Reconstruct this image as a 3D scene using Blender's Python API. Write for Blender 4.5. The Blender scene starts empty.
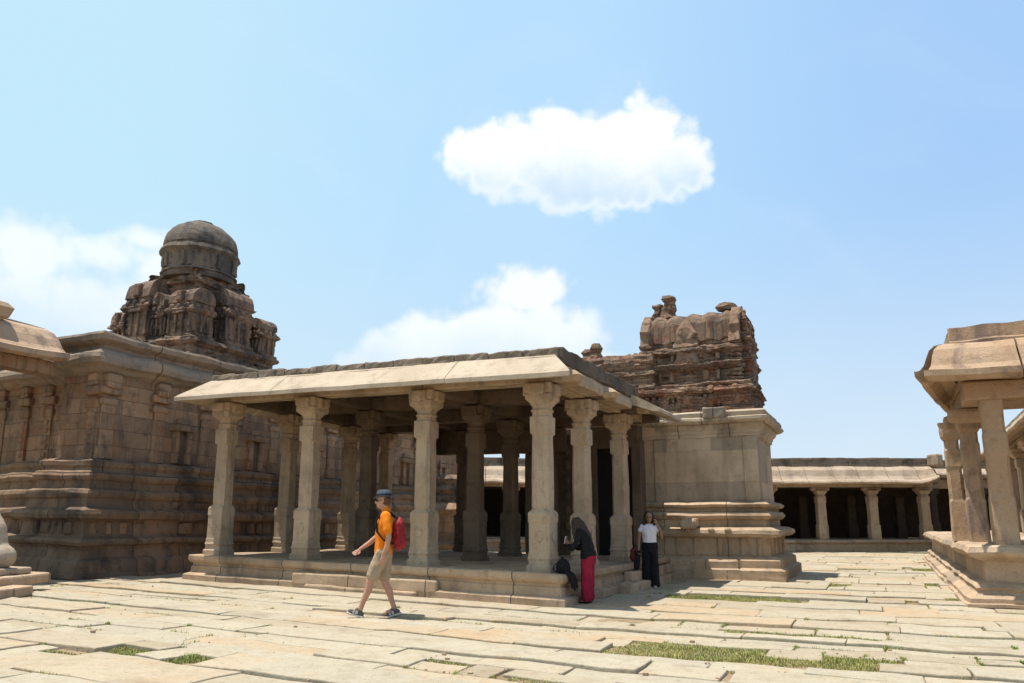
import bpy, bmesh, math, random
from mathutils import Vector, Matrix, noise
random.seed(7)
R = math.radians
S = bpy.context.scene
COL = S.collection
# ---------------------------------------------------------------- camera, sky, sun, exposure
PITCH = math.atan(.19)
cam = bpy.data.cameras.new('camera'); camo = bpy.data.objects.new('camera', cam); COL.objects.link(camo)
camo.location = (0, 0, 1.42); camo.rotation_euler = (math.pi/2 + PITCH, 0, 0)
cam.sensor_width = 36; cam.lens = 760/1024*36; cam.shift_y = 34.5/1024
cam.clip_start = .1; cam.clip_end = 3000
S.camera = camo
SUN_DIR = Vector((-1.02, .13, 3.8)).normalized()
SUN_EL = math.asin(SUN_DIR.z)
S.view_settings.view_transform = 'Standard'; S.view_settings.look = 'None'
S.view_settings.gamma = 1; S.view_settings.exposure = .6
S.view_settings.use_curve_mapping = False
sl = bpy.data.lights.new('sun', 'SUN'); sl.energy = 4.3; sl.angle = R(.5); sl.color = (1, .955, .88)
so = bpy.data.objects.new('sun', sl); COL.objects.link(so)
so.rotation_euler = SUN_DIR.to_track_quat('Z', 'Y').to_euler(); so.location = (0, 0, 40)

class NT:
    """small helper round a node tree"""
    def __init__(s, t): s.t = t; s.n = t.nodes; s.l = t.links
    def new(s, ty, **k):
        n = s.n.new(ty)
        for a, b in k.items(): setattr(n, a, b)
        return n
    def put(s, sock, v):
        if isinstance(v, bpy.types.NodeSocket): s.l.new(v, sock)
        elif isinstance(v, (int, float)) and sock.type == 'VECTOR': sock.default_value = (v, v, v)
        elif v is not None:
            if sock.type == 'RGBA' and len(v) == 3: v = (*v, 1)
            sock.default_value = v
    def math(s, op, a, b=None, c=None, clamp=False):
        n = s.new('ShaderNodeMath', operation=op, use_clamp=clamp)
        s.put(n.inputs[0], a)
        if b is not None: s.put(n.inputs[1], b)
        if c is not None: s.put(n.inputs[2], c)
        return n.outputs[0]
    def mix(s, f, a, b, mode='MIX'):
        n = s.new('ShaderNodeMix', data_type='RGBA', blend_type=mode)
        s.put(n.inputs[0], f); s.put(n.inputs[6], a); s.put(n.inputs[7], b)
        return n.outputs[2]
    def noise(s, vec, scale, detail=4, rough=.55, dist=0):
        n = s.new('ShaderNodeTexNoise'); s.put(n.inputs['Vector'], vec)
        n.inputs['Scale'].default_value = scale; n.inputs['Detail'].default_value = detail
        n.inputs['Roughness'].default_value = rough; n.inputs['Distortion'].default_value = dist
        return n.outputs[0]
    def ramp(s, v, lo, hi, a=0., b=1., smooth=True):
        n = s.new('ShaderNodeMapRange', interpolation_type='SMOOTHSTEP' if smooth else 'LINEAR')
        s.put(n.inputs[0], v)
        for i, x in enumerate((lo, hi, a, b)): s.put(n.inputs[1+i], x)
        return n.outputs[0]

W = bpy.data.worlds.new('World'); S.world = W; W.use_nodes = True
wt = NT(W.node_tree); wt.n.clear()
sky = wt.new('ShaderNodeTexSky', sky_type='NISHITA', sun_disc=False)
sky.sun_elevation = SUN_EL; sky.sun_rotation = math.atan2(SUN_DIR.x, SUN_DIR.y)
sky.air_density = 1.0; sky.dust_density = 1.5; sky.ozone_density = 1.5; sky.altitude = 300
tc = wt.new('ShaderNodeTexCoord')
sep = wt.new('ShaderNodeSeparateXYZ'); wt.l.new(tc.outputs['Generated'], sep.inputs[0])
az = wt.math('ARCTAN2', sep.outputs[0], sep.outputs[1])
el = wt.math('ARCSINE', sep.outputs[2])
# lumpy displacement of the compass position, so that cloud edges billow
n1 = wt.noise(tc.outputs['Generated'], 9, 8, .62)
n2 = wt.noise(tc.outputs['Generated'], 24, 7, .62)
n3 = wt.noise(tc.outputs['Generated'], 5, 3, .5)
# cumulus lumps: azimuth, elevation, half width, half height (degrees), weight
CLOUDS = {
 'high':  [(-1.6,26.2,3.8,3.0),(1.8,26.8,4.0,3.6),(3.0,29.0,2.4,2.0),(8.8,26.4,5.4,4.4),(10.4,28.2,3.2,2.9),(13.0,25.4,3.6,2.6),(6.0,24.9,8.5,2.6),(-4.2,26.6,2.4,2.2),(5.6,27.2,3.6,3.2),(3.4,25.6,5.0,2.8)],
 'low':   [(-.6,13.8,5.2,4.4),(2.3,14.0,4.6,3.6),(1.0,17.0,4.0,2.6),(4.8,13.4,3.6,3.2),(5.4,11.0,4.2,3.2),(-3.4,13.6,4.0,3.2),(-5.8,13.0,5.0,3.0),(-9.8,11.8,4.2,2.6),(-7.3,10.6,6.5,2.8),(0.5,11,9,3.6)],
 'left':  [(-33.5,17.0,5.0,2.8),(-29.0,17.6,4.2,2.0),(-25.5,17.0,3.6,2.4),(-27.0,18.9,2.6,1.4),(-36,13.6,5.0,2.6),(-30,14.0,8.0,3.6),(-24.0,14.2,3.0,3.4)],
}
def lumps(L):
    best = None
    for a, e, w, h in L:
        dx = wt.math('MULTIPLY', wt.math('SUBTRACT', az, R(a)), 1/R(w))
        dy = wt.math('MULTIPLY', wt.math('SUBTRACT', el, R(e)), 1/R(h))
        r = wt.math('SQRT', wt.math('ADD', wt.math('MULTIPLY', dx, dx), wt.math('MULTIPLY', dy, dy)))
        d = wt.math('SUBTRACT', 1, r)
        best = d if best is None else wt.math('SMOOTH_MAX', best, d, .12)
    return best
wob = wt.math('ADD', wt.math('MULTIPLY', wt.math('SUBTRACT', n1, .5), 1.25), wt.math('MULTIPLY', wt.math('SUBTRACT', n2, .5), .8))
haz = wt.mix(wt.ramp(az, R(-30), R(2)), (7.9, 11.7, 13.9), (6.9, 10.6, 14.2))
haz = wt.mix(wt.ramp(az, R(2), R(36)), haz, (5.5, 8.8, 13.5))
haz = wt.mix(wt.ramp(el, R(25), R(0)), haz, (9.6, 11.6, 13.3))
veil = wt.ramp(wt.noise(tc.outputs['Generated'], 3.2, 6, .6, 1.2), .45, .75, 0, .10)
haz = wt.mix(veil, haz, (12.2, 13.6, 14.8))
def vor(scale):
    v = wt.new('ShaderNodeTexVoronoi', feature='F1'); wt.l.new(warp.outputs[0], v.inputs['Vector'])
    v.inputs['Scale'].default_value = scale; return v.outputs['Distance']
wn_ = wt.new('ShaderNodeTexNoise'); wt.l.new(tc.outputs['Generated'], wn_.inputs['Vector']); wn_.inputs['Scale'].default_value = 14; wn_.inputs['Detail'].default_value = 3
warp = wt.new('ShaderNodeVectorMath', operation='MULTIPLY_ADD'); wt.l.new(wn_.outputs['Color'], warp.inputs[0]); warp.inputs[1].default_value = (.035, .035, .035); wt.l.new(tc.outputs['Generated'], warp.inputs[2])
puff = wt.math('ADD', wt.math('MULTIPLY', wt.math('SUBTRACT', .42, vor(21)), .42), wt.math('MULTIPLY', wt.math('SUBTRACT', .42, vor(52)), .28))
wob = wt.math('ADD', wt.math('MULTIPLY', wob, .62), puff)
skyc = wt.mix(wt.ramp(el, R(36), R(70), .9, .15), sky.outputs[0], haz)
for k, opa, soft in (('left', .74, .7), ('low', .84, .5), ('high', .97, .34)):
    dens = wt.math('ADD', lumps(CLOUDS[k]), wob)
    m = wt.math('MULTIPLY', wt.ramp(dens, -.02, soft), opa)
    # thin shaded hearts of the cloud bodies, white rims
    top, bot = {'left': (18, 11), 'low': (16.5, 9), 'high': (28, 23.2)}[k]
    vpos = wt.math('ADD', el, wt.math('MULTIPLY', wt.math('SUBTRACT', n1, .5), R(7)))
    sh = wt.math('MULTIPLY', wt.ramp(dens, -.05, .6), wt.math('MULTIPLY', wt.ramp(vpos, R(top), R(bot)), wt.ramp(n3, .3, .6, .6, 1)))
    cc = wt.mix(sh, (14.0, 14.3, 14.7), (8.6, 10.8, 12.9))
    skyc = wt.mix(m, skyc, cc)
bg = wt.new('ShaderNodeBackground'); wt.l.new(skyc, bg.inputs[0]); bg.inputs[1].default_value = .05
wo = wt.new('ShaderNodeOutputWorld'); wt.l.new(bg.outputs[0], wo.inputs[0])

# ---------------------------------------------------------------- the site
def slope(x):                       # the courtyard rises gently towards the west (left)
    return .022*(.8 - min(.8, max(-12, x)))
class Frame:
    zs = 1.; sh = 0.
    def __init__(s, o, u, v): s.o = o; s.u = u; s.v = v
    def w(s, p):
        if s.sh: p = (p[0]-s.sh*max(0, p[2]-.85), p[1], p[2])
        if s.zs != 1: p = (p[0]*s.zs, p[1]*s.zs, p[2]*s.zs)
        x = s.o[0] + p[0]*s.u[0] + p[1]*s.v[0]; y = s.o[1] + p[0]*s.u[1] + p[1]*s.v[1]
        return Vector((x, y, p[2] + slope(x)))
TF = Frame((.8, 13.2), (-.903, .430), (.430, .903))        # temples and open hall: u to the west, v to the north
RF = Frame((7.83, 13.2), (.8995, -.437), (.437, .8995))       # east colonnade: u to the east, v to the north
GF = Frame((0, 35.5), (1, 0), (0, 1))                       # cloister along the far side
IDF = Frame((0, 0), (1, 0), (0, 1))

# ---------------------------------------------------------------- materials
MATS = {}
def stone(name, c1, c2, c3=None, stain=.4, stainc=(.045, .04, .037), joint=None, bump=.5, streak=0., scale=1., tint=0., tintc=(.42, .21, .10), rock=.5, slo=.5):
    m = bpy.data.materials.new(name); m.use_nodes = True
    w_ = lambda q: q if q is None else (q[0], q[1]*.962, q[2]*.955)
    c1, c2, c3, tintc = w_(c1), w_(c2), w_(c3), w_(tintc)
    t = NT(m.node_tree); P = t.n['Principled BSDF']
    geo = t.new('ShaderNodeNewGeometry'); pos = geo.outputs['Position']
    a = t.noise(pos, .9*scale, 5, .6, .4)
    b = t.noise(pos, 4.2*scale, 8, .68)
    f = t.noise(pos, 38*scale, 5, .7)
    c = t.mix(t.ramp(a, .36, .64), c1, c2)
    if c3: c = t.mix(t.ramp(b, .5, .72), c, c3)
    if tint:
        tn = t.noise(pos, 1.7*scale, 5, .6, .8)
        c = t.mix(t.math('MULTIPLY', t.ramp(tn, .5, .68), tint), c, tintc)
    if joint:
        uv = t.new('ShaderNodeUVMap'); bw, bh, mort, dark = joint
        wn = t.new('ShaderNodeTexNoise'); t.put(wn.inputs['Vector'], pos); wn.inputs['Scale'].default_value = 1.6
        va = t.new('ShaderNodeVectorMath', operation='MULTIPLY_ADD'); t.l.new(wn.outputs['Color'], va.inputs[0])
        va.inputs[1].default_value = (.03, .025, 0); t.l.new(uv.outputs[0], va.inputs[2])
        br = t.new('ShaderNodeTexBrick'); t.l.new(va.outputs[0], br.inputs['Vector'])
        br.inputs['Scale'].default_value = 1; br.inputs['Brick Width'].default_value = bw; br.inputs['Row Height'].default_value = bh
        br.inputs['Mortar Size'].default_value = mort; br.inputs['Mortar Smooth'].default_value = .4; br.inputs['Bias'].default_value = 0
        br.inputs['Color1'].default_value = (1.2, 1.15, 1.1, 1); br.inputs['Color2'].default_value = (.70, .71, .73, 1); br.inputs['Mortar'].default_value = (1, 1, 1, 1)
        c = t.mix(.85, c, br.outputs[0], 'MULTIPLY')
        c = t.mix(t.math('MULTIPLY', br.outputs[1], dark), c, (.04, .033, .027))
    c = t.mix(t.ramp(f, .3, .75, 0, .45), c, t.mix(1, c, (.62, .6, .58), 'MULTIPLY'))
    if stain:
        mp = t.new('ShaderNodeMapping'); t.l.new(pos, mp.inputs[0]); mp.inputs['Scale'].default_value = (1.3*scale, 1.3*scale, .45*scale)
        s1 = t.noise(mp.outputs[0], 1.1, 8, .66, .3)
        c = t.mix(t.math('MULTIPLY', t.ramp(s1, slo, slo+.16), stain), c, stainc)
    if streak:
        mp = t.new('ShaderNodeMapping'); t.l.new(pos, mp.inputs[0]); mp.inputs['Scale'].default_value = (5, 5, .25)
        s2 = t.noise(mp.outputs[0], 1, 5, .6)
        c = t.mix(t.math('MULTIPLY', t.ramp(s2, .52, .7), streak), c, (.07, .06, .05))
    t.l.new(c, P.inputs['Base Color'])
    P.inputs['Roughness'].default_value = .92; P.inputs['Specular IOR Level'].default_value = .2
    h = t.math('ADD', t.math('MULTIPLY', b, .7), t.math('MULTIPLY', f, .3))
    if joint: h = t.math('SUBTRACT', h, t.math('MULTIPLY', br.outputs[1], .5))
    bn = t.new('ShaderNodeBump'); bn.inputs['Strength'].default_value = bump; bn.inputs['Distance'].default_value = .05*rock*2
    t.l.new(h, bn.inputs['Height']); t.l.new(bn.outputs[0], P.inputs['Normal'])
    MATS[name] = m; return m
def plain(name, c, rough=.8, var=.25, scale=30, bump=.2, metal=0):
    m = bpy.data.materials.new(name); m.use_nodes = True
    t = NT(m.node_tree); P = t.n['Principled BSDF']
    tc = t.new('ShaderNodeTexCoord')
    a = t.noise(tc.outputs['Object'], scale, 4, .6)
    cc = t.mix(t.ramp(a, .3, .7), tuple(x*(1-var) for x in c), tuple(min(1, x*(1+var)) for x in c))
    t.l.new(cc, P.inputs['Base Color']); P.inputs['Roughness'].default_value = rough
    P.inputs['Specular IOR Level'].default_value = .25; P.inputs['Metallic'].default_value = metal
    if bump:
        bn = t.new('ShaderNodeBump'); bn.inputs['Strength'].default_value = bump; bn.inputs['Distance'].default_value = .01
        t.l.new(a, bn.inputs['Height']); t.l.new(bn.outputs[0], P.inputs['Normal'])
    MATS[name] = m; return m

M_hall = stone('granite_hall', (.41, .315, .21), (.50, .395, .275), (.32, .245, .165), stain=.42, stainc=(.10, .08, .06), streak=.4, bump=.8)
M_hallbase = stone('granite_platform', (.37, .28, .19), (.46, .36, .25), (.27, .21, .15), stain=.4, joint=(1.7, 5, .012, .8), bump=.6)
M_innershade = stone('granite_inner_shaded', (.135, .098, .066), (.175, .13, .088), (.09, .068, .048), stain=.55, bump=.6)  # hall granite with the interior shade put into its colour
M_eave = stone('granite_eave', (.45, .375, .275), (.52, .44, .33), (.36, .29, .21), stain=.4, stainc=(.22, .17, .12), bump=.35)
M_rubble = stone('lime_rubble', (.26, .215, .16), (.36, .30, .23), (.13, .11, .09), stain=.6, bump=1., rock=1.2)
M_dark = stone('dark_lime', (.11, .09, .07), (.17, .14, .105), (.07, .06, .05), stain=.6, bump=1.)  # darker lime for the east face of the roof edge
M_temple = stone('granite_temple', (.28, .188, .118), (.355, .25, .162), (.175, .125, .085), stain=.6, stainc=(.055, .05, .05), joint=(.74, .36, .007, .45), bump=.9, tint=.6, tintc=(.33, .16, .085), streak=.5)
M_tbase = stone('granite_temple_base', (.20, .142, .093), (.28, .20, .135), (.12, .09, .065), stain=.65, stainc=(.035, .033, .034), joint=(1.3, 3, .016, .7), bump=.8, tint=.2, streak=.3)
M_cornice = stone('granite_cornice', (.30, .235, .165), (.25, .21, .17), (.16, .135, .11), stain=.55, stainc=(.09, .085, .082), joint=(1.8, 4, .014, .8), bump=.8)
M_shrine = stone('granite_shrine', (.45, .36, .255), (.53, .43, .31), (.37, .295, .21), stain=.25, joint=(2.3, .8, .006, .3), bump=.45, streak=.2)
M_shcor = stone('granite_shrine_cornice', (.43, .36, .27), (.50, .43, .33), (.30, .25, .19), stain=.45, joint=(1.3, 4, .012, .7), bump=.9)
M_sbase = stone('granite_shrine_base', (.40, .305, .205), (.47, .37, .26), (.30, .23, .16), stain=.35, joint=(1.6, 4, .011, .7), bump=.6)
M_brick = stone('eroded_brick', (.30, .165, .105), (.42, .31, .22), (.18, .12, .09), slo=.52, stain=.5, stainc=(.045, .042, .04), joint=(.34, .085, .012, .55), bump=1., rock=1.3, streak=.35, tint=.35, tintc=(.33, .125, .07), scale=1.6)
M_plast = stone('weathered_plaster', (.38, .275, .19), (.29, .20, .14), (.13, .09, .07), slo=.5, stain=.6, stainc=(.06, .055, .05), bump=1., rock=1.2, streak=.5, tint=.75, tintc=(.28, .11, .065), joint=(.3, .09, .01, .3), scale=1.9)
M_rim = stone('brick_and_plaster', (.36, .235, .16), (.40, .31, .22), (.19, .14, .105), stain=.45, stainc=(.045, .042, .04), bump=1., rock=1.2, streak=.4, tint=.5, tintc=(.30, .12, .07), scale=2.2)
M_tower = stone('tower_masonry', (.34, .235, .16), (.22, .165, .12), (.09, .072, .06), slo=.48, stain=.75, stainc=(.035, .035, .037), bump=1., rock=1.3, streak=.5, tint=.45, tintc=(.30, .16, .10), scale=1.2)
M_dome = stone('dome_plaster', (.23, .19, .145), (.16, .135, .11), (.09, .08, .07), slo=.46, stain=.75, stainc=(.05, .05, .05), bump=.9, streak=.4, scale=1.2)
M_east = stone('granite_east', (.43, .30, .19), (.49, .36, .24), (.30, .205, .135), stain=.7, stainc=(.16, .11, .10), bump=1., tint=.3, tintc=(.46, .27, .15))
M_ebase = stone('granite_east_base', (.42, .325, .225), (.50, .40, .285), (.33, .25, .175), stain=.4, stainc=(.16, .125, .09), joint=(1.5, 5, .012, .8), bump=.8, tint=.12, tintc=(.46, .27, .15))
M_clo = stone('granite_cloister', (.37, .28, .19), (.44, .35, .25), (.28, .21, .145), stain=.45, bump=.5)
M_cleave = stone('granite_cloister_eave', (.43, .34, .245), (.49, .40, .30), (.32, .25, .18), stain=.4, stainc=(.16, .12, .09), bump=.7)
M_closhade = stone('granite_cloister_shaded', (.06, .044, .032), (.08, .06, .043), (.04, .03, .023), stain=.4, bump=.5)  # cloister granite painted near black, the gallery's inner shade is in the colour
M_statue = stone('granite_statue', (.48, .40, .30), (.42, .34, .25), (.34, .27, .20), stain=.5, stainc=(.14, .11, .09), bump=.8, scale=2)

# ---------------------------------------------------------------- mesh kit
class MB:
    def __init__(s): s.v = []; s.f = []; s.uv = []; s.c = []; s.cur = .5
    def quad(s, idx, uvs): s.f.append(idx); s.uv.append(uvs); s.c.append(s.cur)
    def merge(s, o):
        n = len(s.v); s.v += o.v; s.f += [tuple(i+n for i in f) for f in o.f]; s.uv += o.uv; s.c += o.c
    def build(s, name, mat, parent=None, frame=IDF, amp=0., freq=1.6, amp2=0., smooth=False, at=None, mats=None):
        """link as ONE mesh object. at = local base point (in frame coordinates) used as the object's origin."""
        vs = []
        inv = parent.matrix_world.inverted() if parent is not None and at is None else None
        for p in s.v:
            q = frame.w(p)
            if amp:
                q = q + noise.noise_vector(q*freq)*amp
            if amp2: q = q + noise.noise_vector(q*freq*4.3 + Vector((9, 3, 5)))*amp2
            vs.append(q)
        me = bpy.data.meshes.new(name)
        if parent is not None:
            base = WORLD[parent.name]
            loc = Vector((0, 0, 0))
        else:
            base = vs and sum(vs, Vector())/len(vs); base = Vector((base.x, base.y, min(q.z for q in vs))); loc = base
        me.from_pydata([q - base for q in vs], [], s.f)
        ul = me.uv_layers.new(name='UVMap')
        flat = [c for u in s.uv for p in u for c in p]
        ul.data.foreach_set('uv', flat)
        ca = me.attributes.new('slab', 'FLOAT', 'FACE'); ca.data.foreach_set('value', s.c)
        me.materials.append(mat)
        if smooth:
            me.polygons.foreach_set('use_smooth', [True]*len(me.polygons))
        me.update()
        o = bpy.data.objects.new(name, me); COL.objects.link(o)
        o.location = loc
        if parent is not None: o.parent = parent; WORLD[o.name] = base
        else: WORLD[o.name] = base
        return o
WORLD = {}
def tag(o, label=None, cat=None, group=None, kind=None):
    if label: o['label'] = label
    if cat: o['category'] = cat
    if group: o['group'] = group
    if kind: o['kind'] = kind
    return o
def thing(name, label, cat, at, frame=IDF, group=None, rz=0):
    o = bpy.data.objects.new(name, None); COL.objects.link(o)
    p = frame.w(at); o.location = p; o.rotation_euler = (0, 0, rz); o.empty_display_size = .3
    WORLD[o.name] = p
    return tag(o, label, cat, group)
def ticks(a, b, seg, r=0):
    L = b - a; n = max(1, int(math.ceil((L - 2*r)/seg)))
    t = [a + r + (L - 2*r)*i/n for i in range(n+1)]
    return ([a] + t + [b]) if r > 0 else t
def gbox(m, a, b, seg=.4, r=.02, skip=(), warp=0.):
    """box from corner a to corner b, gridded, with rounded edges; uv in metres"""
    a = Vector(a); b = Vector(b)
    r = min(r, min(b - a)*.3)
    T = [ticks(a[i], b[i], seg, r) for i in range(3)]
    lo = a + Vector((r, r, r)); hi = b - Vector((r, r, r))
    ids = {}
    wv = Vector((random.uniform(-1, 1), random.uniform(-1, 1), 0))*warp
    def vert(p):
        k = (round(p[0], 5), round(p[1], 5), round(p[2], 5))
        if k not in ids:
            q = Vector(p); inn = Vector([min(max(q[i], lo[i]), hi[i]) for i in range(3)]); d = q - inn
            if r > 0 and d.length > 1e-6 and sum(abs(c) > 1e-6 for c in d) > 1: q = inn + d.normalized()*r
            ids[k] = len(m.v); m.v.append(q + wv)
        return ids[k]
    for ax in range(3):
        i, j = (ax+1) % 3, (ax+2) % 3
        for side, val in ((0, a[ax]), (1, b[ax])):
            if (ax, side) in skip: continue
            for x in range(len(T[i])-1):
                for y in range(len(T[j])-1):
                    cs = []
                    for (dx, dy) in ((0, 0), (1, 0), (1, 1), (0, 1)):
                        p = [0, 0, 0]; p[ax] = val; p[i] = T[i][x+dx]; p[j] = T[j][y+dy]; cs.append(tuple(p))
                    if not side: cs.reverse()
                    idx = tuple(vert(c) for c in cs)
                    if ax == 2: uvs = [(c[0], c[1]) for c in cs]
                    elif ax == 0: uvs = [(c[1], c[2]) for c in cs]
                    else: uvs = [(c[0], c[2]) for c in cs]
                    m.quad(idx, uvs)
    return m
def subdiv(prof, seg):
    out = []
    for (p, q) in zip(prof[:-1], prof[1:]):
        L = math.hypot(q[0]-p[0], q[1]-p[1]); n = max(1, int(math.ceil(L/seg)))
        for i in range(n): out.append((p[0]+(q[0]-p[0])*i/n, p[1]+(q[1]-p[1])*i/n))
    out.append(prof[-1]); return out
def sweep(m, poly, prof, seg=.4, pseg=.25, closed=True, cap=True, capbot=False, jit=0., blk=1.3, crs=0., ch=.1):
    """sweep an (outward offset, height) profile round a counter-clockwise plan outline"""
    prof = subdiv(prof, pseg)
    n = len(poly); cols = []      # each col: (base xy, outward vector, running length)
    def nrm(p, q):
        d = Vector((q[0]-p[0], q[1]-p[1])).normalized(); return Vector((d.y, -d.x))
    run = 0
    edges = n if closed else n-1
    for e in range(edges):
        p = Vector(poly[e]); q = Vector(poly[(e+1) % n]); L = (q-p).length
        N = nrm(p, q)
        Np = nrm(poly[e-1], poly[e]) if (closed or e > 0) else N
        Nq = nrm(poly[(e+1) % n], poly[(e+2) % n]) if (closed or e < edges-1) else N
        mp = (N+Np)/(1+N.dot(Np)); mq = (N+Nq)/(1+N.dot(Nq))
        k = max(1, int(math.ceil(L/seg)))
        js = {}
        for i in range(k + (1 if (not closed and e == edges-1) else 0)):
            t = i/k; dirn = N if 0 < i < k else (mp if i == 0 else mq)
            b = int(L*t/blk); js.setdefault(b, random.uniform(-jit, jit))
            cols.append((p.lerp(q, t), dirn, run + L*t, js[b] if 0 < i < k else 0, (e, b)))
        run += L
    total = run
    base = len(m.v); P = len(prof)
    cj = {}
    for (b, d, l, j, kb) in cols:
        for (o, z) in prof:
            if crs:
                kz = int(z/ch); k3 = (kz, int((l+.37*kz)/blk))
                if k3 not in cj: cj[k3] = random.uniform(-1, .75)**3*crs
                j2 = j + cj[k3]
            else: j2 = j
            x = b + d*(o + j2); m.v.append(Vector((x.x, x.y, z)))
    C = len(cols)
    pl = [0]
    for a, b in zip(prof[:-1], prof[1:]): pl.append(pl[-1] + math.hypot(b[0]-a[0], b[1]-a[1]))
    z0 = prof[0][1]
    for c in range(C if closed else C-1):
        c2 = (c+1) % C; l1 = cols[c][2]; l2 = cols[c2][2] if c2 else total
        for k in range(P-1):
            m.quad((base+c*P+k, base+c2*P+k, base+c2*P+k+1, base+c*P+k+1),
                   [(l1, z0+pl[k]), (l2, z0+pl[k]), (l2, z0+pl[k+1]), (l1, z0+pl[k+1])])
    if cap and closed:
        idx = tuple(base+c*P+P-1 for c in range(C)); m.quad(idx, [(m.v[i].x, m.v[i].y) for i in idx])
    if capbot and closed:
        idx = tuple(base+c*P for c in reversed(range(C))); m.quad(idx, [(m.v[i].x, m.v[i].y) for i in idx])
    return m
def rect(u0, u1, v0, v1): return [(u0, v0), (u1, v0), (u1, v1), (u0, v1)]
def slabrow(m, p, q, out, prof, w=1., gap=.012, seg=.35, jit=.012, zj=.008, hip0=0, hip1=0, up0=0, up1=0):
    """row of separate slabs from p to q (plan points); prof = closed (offset, z) outline; out = outward direction.
    hip = mitre per unit offset at the ends; up = lift of the tips (upturned corners)"""
    p = Vector(p); q = Vector(q); L = (q-p).length; D = (q-p)/L; out = Vector(out)
    x = 0; W_ = []
    while x < L - .01:
        ww = w*random.uniform(.85, 1.15)
        if L - x - ww < w*.5: ww = L - x
        W_.append((x, min(L, x+ww))); x += ww
    P = len(prof); mo = max(o for o, z in prof)
    cx = sum(o for o, z in prof)/P; cz = sum(z for o, z in prof)/P
    for n_, (a, b) in enumerate(W_):
        k = max(1, int(math.ceil((b-a)/seg)))
        dj, dz = random.uniform(-jit, jit), random.uniform(-zj, zj)
        m.cur = random.random()
        base = len(m.v)
        ts = [a + gap + (b-a-2*gap)*i/k for i in range(k+1)]
        for t in ts:
            for (o, z) in prof:
                tt = t
                if hip0 and n_ == 0: tt = t - hip0*o*max(0, 1-(t-a)/(b-a))
                if hip1 and n_ == len(W_)-1: tt = t + hip1*o*max(0, (t-a)/(b-a))
                zz = z
                e0 = max(0, 1 - t/1.1); e1 = max(0, 1 - (L-t)/1.1)
                zz += (up0*e0*e0 + up1*e1*e1)*max(0, o/mo)
                c = p + D*tt + out*(o+dj); m.v.append(Vector((c.x, c.y, zz+dz)))
        flip = D.x*out.y - D.y*out.x > 0
        for i in range(k):
            for j in range(P):
                j2 = (j+1) % P
                f = (base+i*P+j, base+(i+1)*P+j, base+(i+1)*P+j2, base+i*P+j2)
                u = [(ts[i], j*.2), (ts[i+1], j*.2), (ts[i+1], j*.2+.2), (ts[i], j*.2+.2)]
                if flip: f = f[::-1]; u = u[::-1]
                m.quad(f, u)
        for e, rev in ((0, not flip), (k, flip)):
            idx = [base+e*P+j for j in range(P)]
            if rev: idx.reverse()
            m.quad(tuple(idx), [(0, 0)]*P)
    return m
def loftz(m, rings, uvs=1.):
    """loft of rings (list of lists of Vector), closed round, capped"""
    n = len(rings[0]); base = len(m.v)
    for r in rings: m.v += r
    for i in range(len(rings)-1):
        for j in range(n):
            j2 = (j+1) % n
            m.quad((base+i*n+j, base+i*n+j2, base+(i+1)*n+j2, base+(i+1)*n+j),
                   [(j*.1, rings[i][j].z), (j*.1+.1, rings[i][j].z), (j*.1+.1, rings[i+1][j].z), (j*.1, rings[i+1][j].z)])
    a = tuple(base+j for j in reversed(range(n))); m.quad(a, [(0, 0)]*n)
    a = tuple(base+(len(rings)-1)*n+j for j in range(n)); m.quad(a, [(0, 0)]*n)
    return m
def sqring(cx, cy, z, hw, ch, hv=None, seg=3):
    hv = hv or hw; ch = min(ch, hw*.58, hv*.58)
    c = [(hw, -hv+ch), (hw, hv-ch), (hw-ch, hv), (-hw+ch, hv), (-hw, hv-ch), (-hw, -hv+ch), (-hw+ch, -hv), (hw-ch, -hv)]
    out = []
    for i in range(8):
        p, q = c[i], c[(i+1) % 8]; k = seg if i % 2 == 0 else 1
        for s in range(k): out.append(Vector((cx+p[0]+(q[0]-p[0])*s/k, cy+p[1]+(q[1]-p[1])*s/k, z)))
    return out
def column(m, cx, cy, secs, zseg=.3):
    rings = []
    for (a, b) in zip(secs[:-1], secs[1:]):
        k = max(1, int(math.ceil((b[0]-a[0])/zseg)))
        for i in range(k):
            t = i/k; rings.append(sqring(cx, cy, a[0]+(b[0]-a[0])*t, a[1]+(b[1]-a[1])*t, a[2]+(b[2]-a[2])*t))
    rings.append(sqring(cx, cy, *secs[-1])); return loftz(m, rings)
def ball(m, c, r, n=10, k=14):
    c = Vector(c); r = Vector(r) if not isinstance(r, (int, float)) else Vector((r, r, r)); base = len(m.v)
    m.v.append(c - Vector((0, 0, r.z)))
    for i in range(1, n):
        a = -math.pi/2 + math.pi*i/n
        for j in range(k):
            b = 2*math.pi*j/k
            m.v.append(c + Vector((r.x*math.cos(a)*math.cos(b), r.y*math.cos(a)*math.sin(b), r.z*math.sin(a))))
    m.v.append(c + Vector((0, 0, r.z))); top = len(m.v)-1
    g = lambda i, j: base+1+(i-1)*k+(j % k)
    for j in range(k):
        m.quad((base, g(1, j+1), g(1, j)), [(0, 0)]*3); m.quad((top, g(n-1, j), g(n-1, j+1)), [(0, 0)]*3)
        for i in range(1, n-1): m.quad((g(i, j), g(i, j+1), g(i+1, j+1), g(i+1, j)), [(0, 0)]*4)
    return m

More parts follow.
